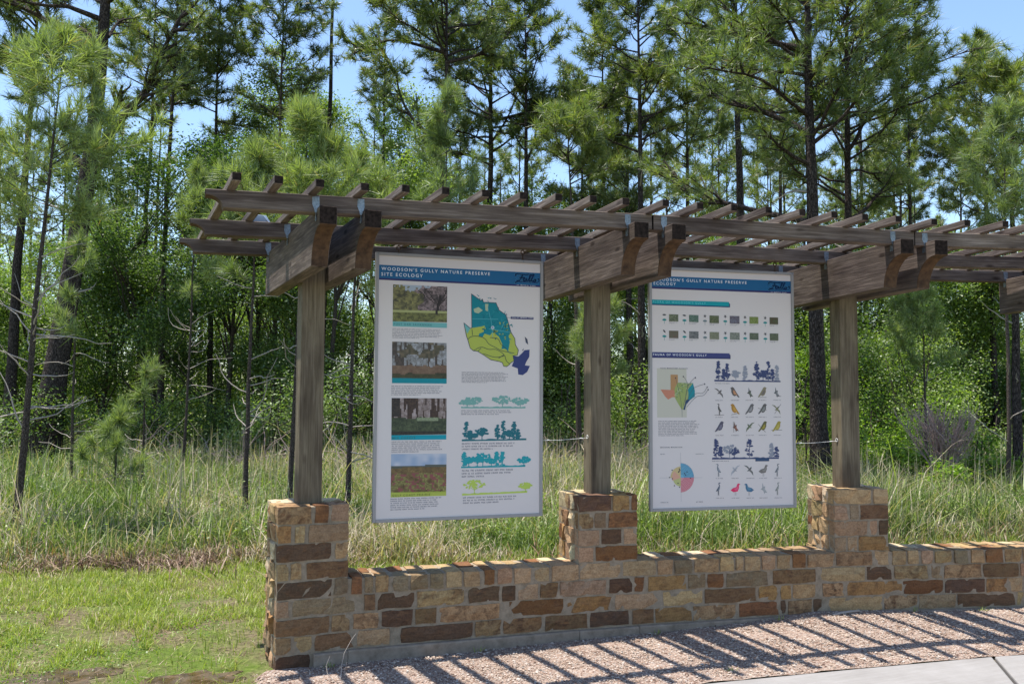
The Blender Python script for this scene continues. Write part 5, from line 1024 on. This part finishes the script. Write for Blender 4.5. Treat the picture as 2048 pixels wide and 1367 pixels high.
# --- leafy trees and bushes that stand out
lt = [
 (330, 24, 230, 3.6, 501, 'leaf', 'large leafy tree filling the gap left of the pergola'),
 (455, 23, 300, 3.2, 502, 'leaf', 'leafy tree behind the free end of the pergola'),
 (205, 26, 330, 3.2, 503, 'leaf', 'leafy tree right behind the old leaning pine'),
 (760, 25, 170, 3.8, 504, 'leaf_pale', 'pale green leafy tree above the pergola left of the curved limb pine'),
 (950, 26, 330, 3.4, 505, 'leaf_pale', 'pale green leafy tree above the right half of the site ecology sign'),
 (560, 27, 130, 3.6, 506, 'leaf', 'tall leafy tree beside the slim bare pine'),
 (1110, 26, 420, 3.2, 507, 'leaf', 'dark leafy tree in the gap left of the middle post'),
 (1850, 25, 470, 3.6, 508, 'leaf', 'broad glossy leafy tree behind the meadow right of the third post'),
 (1745, 24, 560, 3.0, 509, 'leaf', 'glossy leafy tree directly right of the third post'),
 (1980, 26, 450, 3.2, 510, 'leaf', 'leafy tree behind the right edge pine'),
 (60, 25, 420, 3.2, 511, 'leaf', 'leafy tree behind the far left sapling'),
 (1290, 27, 480, 3.0, 512, 'leaf', 'leafy tree behind the speckled pine trunk'),
 (1600, 27, 470, 3.0, 513, 'leaf', 'leafy tree between the bird sign and the third post'),
 (660, 22, 260, 2.6, 514, 'leaf_pale', 'pale leafy tree directly over the first post'),
 (1060, 28, 380, 3.4, 515, 'leaf_pale', 'pale leafy tree over the gap before the middle post'),
 (1420, 27, 390, 3.6, 516, 'leaf_pale', 'pale leafy tree above the left half of the bird sign'),
 (1740, 26, 400, 3.4, 517, 'leaf_pale', 'pale leafy tree over the third post'),
 (1920, 27, 430, 3.4, 518, 'leaf_pale', 'pale leafy tree over the last beam near the right edge'),
 (520, 25, 210, 3.0, 519, 'leaf_pale', 'pale leafy tree above the first slats of the pergola'),
]
for (u, D, vt, sp, sd_, mt, lab) in lt:
    ms = broadleaf_meshes(htop(vt, D), sp, sd_, 330, 130, .085, mt, base=.05, trunk_r=.09, rad=.25)
    place('leafy_tree', ms, at(u, D), label=lab, cat='leafy tree', group='leafy understorey trees')
bs = [
 (545, 18.5, 735, 1.9, 601, 'leaf_pale', 'pale glossy bush left of the first post at the wood edge'),
 (90, 19, 800, 1.9, 602, 'leaf', 'bush at the foot of the old leaning pine'),
 (440, 21, 790, 1.8, 603, 'leaf', 'dark bush at the wood edge between the saplings'),
 (700, 20, 740, 1.9, 604, 'leaf', 'dark bush seen between the first post and the site ecology sign'),
 (1125, 20, 735, 1.8, 605, 'leaf_pale', 'pale bush in the gap between the site ecology sign and the middle post'),
 (1268, 20, 720, 1.7, 606, 'leaf', 'green bush between the middle post and the bird sign'),
 (1612, 17.5, 700, 1.5, 607, 'leaf_bright', 'bright green bush beside the right edge of the bird sign'),
 (1745, 19, 790, 1.5, 608, 'leaf_bright', 'bright bush low down directly right of the third post'),
 (1830, 21, 640, 2.2, 609, 'leaf', 'round glossy bush behind the grey dead bush'),
 (1975, 20, 800, 1.7, 610, 'leaf', 'bush at the foot of the right edge pine'),
 (285, 20, 800, 1.8, 611, 'leaf', 'dark bush behind the short half bare pine'),
]
for (u, D, vt, sp, sd_, mt, lab) in bs:
    ms = broadleaf_meshes(max(htop(vt, D), .9), sp, sd_, 90, 80, .065, mt, base=.02, trunk_r=.04, stems=3, rad=.22)
    place('bush', ms, at(u, D), label=lab, cat='bush', group='bushes at the wood edge', parts=('stems', 'foliage'))
sp_ = [
 (1948, 15.5, 855, .55, 701, 'bright lime green sapling standing in the meadow right of the grey dead bush'),
 (1890, 13.6, 900, .42, 702, 'low bright green sapling in front of the grey dead bush'),
 (1775, 15.8, 872, .35, 703, 'small bright green sapling nearest the third post'),
 (1996, 14.5, 905, .34, 704, 'small bright green sapling next to the right edge pine'),
 (1835, 15.2, 885, .35, 705, 'small bright green sapling left of the grey dead bush'),
]
for (u, D, vt, sp, sd_, lab) in sp_:
    ms = broadleaf_meshes(max(htop(vt, D), .45), sp, sd_, 34, 24, .075, 'leaf_bright', base=.25, trunk_r=.012, stems=2, rad=.09)
    place('sapling', ms, at(u, D), label=lab, cat='sapling', group='bright saplings in the meadow', parts=('stems', 'leaves'))
# grey dead bush
rng = np.random.default_rng(31); tb = MB(); D = 14.6; H = htop(775, D)*.78
for k in range(44):
    a = rng.uniform(0, 6.28); e = rng.uniform(.05, .38); pts, d = twigpath(np.array([0, 0, .05]), np.array([math.cos(a)*e, math.sin(a)*e, 1.0]), H*rng.uniform(.75, 1.1), 7, rng, up=.2, wob=.1); V, Q = tube(pts, np.linspace(.014, .004, 8), 4); tb.add(V, Q)
    for j in range(9):
        i = rng.integers(3, 7); q, _ = twigpath(pts[i], (pts[i]-pts[i-1])+rng.normal(0, .06, 3), H*.3, 4, rng, wob=.2); V, Q = tube(q, np.linspace(.006, .0028, 5), 3); tb.add(V, Q)
o = link('dead_bush', tb.mesh('dead_bush', [M['brush']], True), None, (*at(1883, D), 0)); tag(o, 'leafless grey mauve dead bush with fanned twigs in the right meadow', 'dead bush')
# fallen dead branches at the wood edge
for k, (u, D, sd_, lab) in enumerate(((655, 17, 3, 'tangle of dead branches between the first post and the site ecology sign'), (385, 18, 5, 'tangle of reddish dead branches at the wood edge left of the pergola'), (1120, 18.5, 9, 'tangle of dead branches left of the middle post'))):
    rng = np.random.default_rng(sd_); tb = MB()
    for j in range(46):
        p = np.array([rng.uniform(-1.6, 1.6), rng.uniform(-.6, .6), rng.uniform(0, .25)]); a = rng.uniform(0, 6.28); pts, _ = twigpath(p, np.array([math.cos(a), math.sin(a)*.6, rng.uniform(0, .9)]), rng.uniform(.6, 1.5), 6, rng, wob=.25); V, Q = tube(pts, np.linspace(.014, .003, 7), 4); tb.add(V, Q)
    o = link('dead_branches', tb.mesh('dead_branches', [M['brush']], True), None, (*at(u, D), 0), (0, 0, azr)); tag(o, lab, 'dead branches', 'dead branches at the wood edge')

# --- the wood behind, where single trees no longer read
def bake(b, me, M4, mats_off):
    n = len(me.vertices); co = np.empty(n*3, np.float32); me.vertices.foreach_get('co', co); co = co.reshape(-1, 3)@np.array(M4.to_3x3()).T.astype(np.float32)+np.array(M4.translation, np.float32)
    lt_ = np.empty(len(me.polygons), np.int32); me.polygons.foreach_get('loop_total', lt_); li = np.empty(len(me.loops), np.int32); me.loops.foreach_get('vertex_index', li)
    rn = np.empty(n, np.float32); me.attributes['rnd'].data.foreach_get('value', rn); P = li.reshape(len(lt_), lt_[0]); b.add(co, P, mats_off, rn)
rng = np.random.default_rng(99)
prot_p = [pine_meshes(12.5, 4.5, 2.3, .10, 800+k, 26, 13, .32, .024, dead=2, dens=1.15) for k in range(3)]
prot_b = [broadleaf_meshes(8.5, 3.9, 820+k, 120, 60, .13, 'leaf', base=.03, trunk_r=.08, rad=.45) for k in range(3)]
b = MB()
for k in range(118):
    u = -250+k*25+rng.uniform(-20, 20); D = rng.uniform(28, 46); x, y = at(u, D); s = rng.uniform(.7, 1.15)*(1.0 if not 1880 < u < 2150 else .62)*D/36
    if 1080 < u < 1180 or 660 < u < 730: s *= .8
    M4 = Matrix.Translation((x, y, 0)) @ Matrix.Rotation(rng.uniform(0, 6.28), 4, 'Z') @ Matrix.Scale(s, 4); t_, c_ = prot_p[k % 3]; bake(b, t_, M4, 1) if all(len(p.vertices) == 4 for p in list(t_.polygons)[:5]) else None; bake(b, c_, M4, 0)
for k in range(140):
    u = -280+(k % 70)*41+rng.uniform(-20, 20); D = rng.uniform(28, 34) if k < 70 else rng.uniform(36, 50); x, y = at(u, D); s = rng.uniform(.55, .85)*D/36*(1.15 if u < 600 else 1.0)*(.8 if u > 1100 else 1)
    M4 = Matrix.Translation((x, y, -.3)) @ Matrix.Rotation(rng.uniform(0, 6.28), 4, 'Z') @ Matrix.Scale(s, 4); t_, c_ = prot_b[k % 3]; bake(b, t_, M4, 1); bake(b, c_, M4, 2)
wo = link('woods', b.mesh('woods', [M['needle'], M['bark'], M['leaf']])); tag(wo, 'shaded mass of pines and leafy trees at the back of the wood', 'wood', kind='stuff')

# --- grasses
def blades(n, X, Y, H, Wd, tone, rng, lean=.35, curl=.5, Z=None):
    z = ground_h(X, Y) if Z is None else Z; a = rng.uniform(0, 2*math.pi, n); l = np.abs(rng.normal(0, lean, n)); dx, dy = np.cos(a), np.sin(a)
    base = np.stack([X, Y, z-.01], -1); sd_ = np.stack([-dy, dx, np.zeros(n)], -1)*(Wd/2)[:, None]
    def P(t): 
        h = H*t; o = H*l*(t**(1+curl)); return base+np.stack([dx*o, dy*o, h*(1-.25*np.minimum(l, 1)*t)], -1)
    p1, p2, p3 = P(.45), P(.8), P(1.0); V = np.stack([base-sd_, base+sd_, p1+sd_*.8, p1-sd_*.8, p2+sd_*.5, p2-sd_*.5, p3], 1).reshape(-1, 3)
    i = np.arange(n)[:, None]*7; Q = np.concatenate([i+np.array([[0, 1, 2, 3]]), i+np.array([[3, 2, 4, 5]])]); T = i+np.array([[5, 4, 6]])
    return V, [Q.astype(np.int32), T.astype(np.int32)], np.repeat(tone, 7)
rng = np.random.default_rng(21)
def wedge(n, D0, D1, u0=-260, u1=2480, p=1.0):
    D = (rng.random(n)*(D1**p-D0**p)+D0**p)**(1/p); u = rng.uniform(u0, u1, n); x = (u-1024)/FPX*D
    return CX+D*_f[0]+x*_r[0], CY+D*_f[1]+x*_r[1], D, u
def edgeD(u): return np.interp(u, [0, 560, 1100, 1500, 2048], [7.8, 8.0, 8.2, 8.6, 9.6])+.0
n = 330000; X, Y, D, u = wedge(n, 7.5, 31, p=.7); E = edgeD(u)+(vnoise(np.stack([X*1.3, Y*1.3, X*0], -1), 8)-.5)*.7; k = D > E; X, Y, D, u, E = X[k], Y[k], D[k], u[k], E[k]; n = len(X)
P3 = np.stack([X*.7, Y*.7, X*0], -1); n1 = vnoise(P3, 12); n2 = vnoise(P3*3, 13); clump = .55+.75*n2
dry = np.clip(.22+1.1*(n1-.5)+.30*np.interp(u, [0, 600, 900, 1300, 1700, 2048], [0, .1, .4, .6, .1, -.1])+np.interp(u, [0, 650, 900], [.5, .5, .2])*.8*np.exp(-(D-E)/1.6)-.2*np.exp(-((D-E-4)/2.2)**2)*(u < 700), 0, .95)
isdry = rng.random(n) < dry*.8; H = np.where(isdry, rng.gamma(5, .060, n), rng.gamma(6, .042, n))*clump*(.45+1.1*vnoise(P3*1.9, 14))*np.clip((D-E)/1.2+.35, .35, 1)*np.interp(D, [8, 12, 30], [1, 1.05, 1.0])
tone = np.where(isdry, rng.uniform(.62, .95, n), rng.uniform(0, .58, n)*(.5+n2*.8)); tone = np.where((u > 1650) & (D < E+4.5) & (n1 > .38), tone*np.where(isdry, .8, .4), tone); tone = np.where((D-E < .5) & (rng.random(n) < .2), 1.0, tone)  # patches of near right grass darkened: tree shadow painted into the tone
V, F, R = blades(n, X, Y, H, (.0035+.0007*D)*rng.uniform(.6, 1.4, n), tone, rng, .85, .9)
b = MB(); b.add(V, F, 0, np.clip(R, 0, 1))
# broomsedge stalks: tall pale stems standing over the meadow
n = 4200; X, Y, D, u = wedge(n, 10.5, 23); k = vnoise(np.stack([X*.6, Y*.6, X*0], -1), 31)+np.interp(u, [0, 700, 1080, 1320, 1700, 2048], [-.25, -.1, .3, .3, .0, .0]) > .5; X, Y, D = X[k], Y[k], D[k]; n = len(X)
V, F, R = blades(n, X, Y, rng.uniform(.5, 1.0, n), np.full(n, .009)*D/11, rng.uniform(.68, .92, n), rng, .12, .4); b.add(V, F, 0, R)
mgx = None
mg = link('meadow_grass', b.mesh('meadow_grass', [M['grass']])); tag(mg, 'tall unmown green and straw coloured grass between the lawn and the wood', 'grass', kind='stuff')
n = 5200; X, Y, D, u = wedge(n, 8.2, 24, p=.8); k = (D > edgeD(u)+.2) & (vnoise(np.stack([X*.9, Y*.9, X*0], -1), 71) > .48); X, Y, D = X[k], Y[k], D[k]; b = MB()
leaves(b, np.stack([X, Y, ground_h(X, Y)+rng.uniform(.08, .38, len(X))], -1), 16, .10, .035, rng, .9, narrow=.4)
o = link('meadow_weeds', b.mesh('meadow_weeds', [M['leaf']])); tag(o, 'dark green low weeds tangled through the tall meadow grass', 'weeds', kind='stuff')
# reddish pine straw along the meadow's near edge
n = 9000; u = rng.uniform(-60, 900, n); D = edgeD(u)+rng.normal(.25, .28, n); x = (u-1024)/FPX*D; X, Y = CX+D*_f[0]+x*_r[0], CY+D*_f[1]+x*_r[1]
k = vnoise(np.stack([X*1.6, Y*1.6, X*0], -1), 41) > .42; X, Y = X[k], Y[k]; n = len(X); V, F, R = blades(n, X, Y, rng.uniform(.05, .16, n), rng.uniform(.006, .012, n), rng.uniform(0, 1, n), rng, 1.6, .2)
m, nt, out = newmat('fallen_pine_straw'); a = N(nt, 'ShaderNodeAttribute', attribute_name='rnd'); c = ramp(nt, [(0, (.11, .065, .045)), (.5, (.26, .17, .12)), (1, (.44, .34, .26))]); nt.links.new(a.outputs['Fac'], c.inputs[0]); principled(nt, out, c.outputs[0], .9, .1); M['straw'] = m
b = MB(); b.add(V, F, 0, R); o = link('pine_straw', b.mesh('pine_straw', [M['straw']])); tag(o, 'reddish dead pine straw along the near edge of the tall grass', 'pine straw', kind='stuff')
# mown lawn
n = 290000; X, Y, D, u = wedge(n, 4.6, 9.8, p=1.2); E = edgeD(u)
def front_s(X, Y):      # metres behind the front plane of the wall
    return Y-np.interp(X/I, wallx, wally)*I
fs = front_s(X, Y); left = X/I < -9.5-.12*(Y/I+8)*0; k = (D < E+.35) & ((X/I < -10.5) | (fs > .33)); 
n1 = vnoise(np.stack([X*2.2, Y*2.2, X*0], -1), 51); n2 = vnoise(np.stack([X*7, Y*7, X*0], -1), 52); bare = (n1*.6+n2*.4) < np.interp(D, [4.6, 5.6, 6.4, 7.2], [.63, .52, .32, .2])
pud = (((X/I+25)/9)**2+((Y/I-1)/7.0)**2 < .95) | (((X/I+55)/13)**2+((Y/I-11)/7)**2 < .95)
k &= ~(bare & (rng.random(n) < .86)) & ~(pud & (rng.random(n) < .8)); k &= ~((X/I > -13.5) & (Y/I < 14) & (Y/I > -60) & (fs < .33)); X, Y, D, u, n2 = X[k], Y[k], D[k], u[k], n2[k]; n = len(X)
V, F, R = blades(n, X, Y, rng.gamma(6, .0075, n)*(.6+.8*n2), rng.uniform(.0035, .007, n), np.clip(rng.beta(1.5, 1.7, n)-(n2-.5)*.3, 0, 1), rng, .7, .5)
b = MB(); b.add(V, F, 0, R); o = link('lawn_grass', b.mesh('lawn_grass', [M['lawn']])); tag(o, 'short mown patchy lawn grass beside and behind the stone wall', 'grass', kind='stuff')
# low clover-like weeds in the lawn
n = 1500; X, Y, D, u = wedge(n, 4.7, 6.6, u1=560); k = (X/I < -14) & (vnoise(np.stack([X*1.7, Y*1.7, X*0], -1), 61) > .55); X, Y = X[k], Y[k]; b = MB(); leaves(b, np.stack([X, Y, ground_h(X, Y)+.02], -1), 5, .03, .014, rng, .35, narrow=.8)
o = link('lawn_weeds', b.mesh('lawn_weeds', [M['leaf_bright']])); tag(o, 'low bright green clover weeds scattered through the lawn', 'weeds', kind='stuff')
# pine straw and leaf litter over the soil
n = 9000; X, Y, D, u = wedge(n, 4.6, 7.6, u1=600); k = (X/I < -8); X, Y = X[k], Y[k]; n = len(X); V, F, R = blades(n, X, Y, rng.uniform(.01, .03, n), rng.uniform(.002, .005, n), rng.uniform(0, 1, n), rng, 3.5, .1); b = MB(); b.add(V, F, 0, R)
o = link('leaf_litter', b.mesh('leaf_litter', [M['straw']])); tag(o, 'thin brown litter lying over the bare soil of the lawn', 'litter', kind='stuff')
# little weeds at the wall foot
for k, (xx, yy, lab) in enumerate(((3.5, -2.2, 'tiny green weed at the foot of the first pier'), (38, -4.6, 'small green weed at the wall foot under the site ecology sign'), (85, -9.0, 'small leafy weed at the foot of the wall right of the middle pier'), (118, -15.6, 'tiny weed at the wall foot under the bird sign'), (158, -22.5, 'tiny curled weed at the foot of the third pier'), (176, -28.5, 'small weed at the wall foot right of the third pier'), (78, -47.5, 'small clover weed at the gravel edge by the concrete path'))):
    b = MB(); n = 16; X = rng.normal(xx, .7, n)*I; Y = rng.normal(yy, .35, n)*I; V, F, R = blades(n, X, Y, rng.uniform(.02, .06, n), rng.uniform(.003, .006, n), rng.uniform(0, .7, n), rng, .8, .7); b.add(V, F, 0, R)
    o = link('weed', b.mesh('weed', [M['lawn']])); tag(o, lab, 'weed', 'weeds at the wall foot')
# bare dead twig stuck in the gravel by the first pier
b = MB(); zg = float(ground_h(np.array([5*I]), np.array([-14*I]))[0])
for pts, r in (([(3.6, -13.5, 0), (4.3, -11.5, 3.0), (5.0, -10.6, 5.0), (6.8, -9.6, 7.4), (7.8, -9.2, 8.4)], .09), ([(2.4, -14.5, 0), (1.0, -12.5, 1.6), (.8, -12.2, 3.2), (1.6, -12, 5.0)], .1), ([(5.0, -12.8, 0), (4.6, -12.4, 1.5), (5.3, -12, 3.4)], .07), ([(2.4, -14.5, .1), (4.2, -15.5, .6), (7, -15.2, 1.0)], .07)):
    p = np.array(pts)*I; p[:, 2] += zg; V, Q = tube(p, np.linspace(r, r*.45, len(p))*I, 5); b.add(V, Q)
o = link('dead_twig', b.mesh('dead_twig', [M['twig']], True)); tag(o, 'bare forked dead twig standing in the gravel before the first pier', 'twig')
b = MB(); p = np.array([(132, -19.4, 3.1), (135, -19.0, 3.3), (138.5, -19.2, 3.5), (141, -19.8, 3.6)])*I; V, Q = tube(p, np.array([.35, .4, .35, .2])*I, 6); b.add(V, Q)
o = link('fallen_stick', b.mesh('fallen_stick', [M['twig']], True)); tag(o, 'pale fallen stick lying against the wall foot left of the third pier', 'stick')
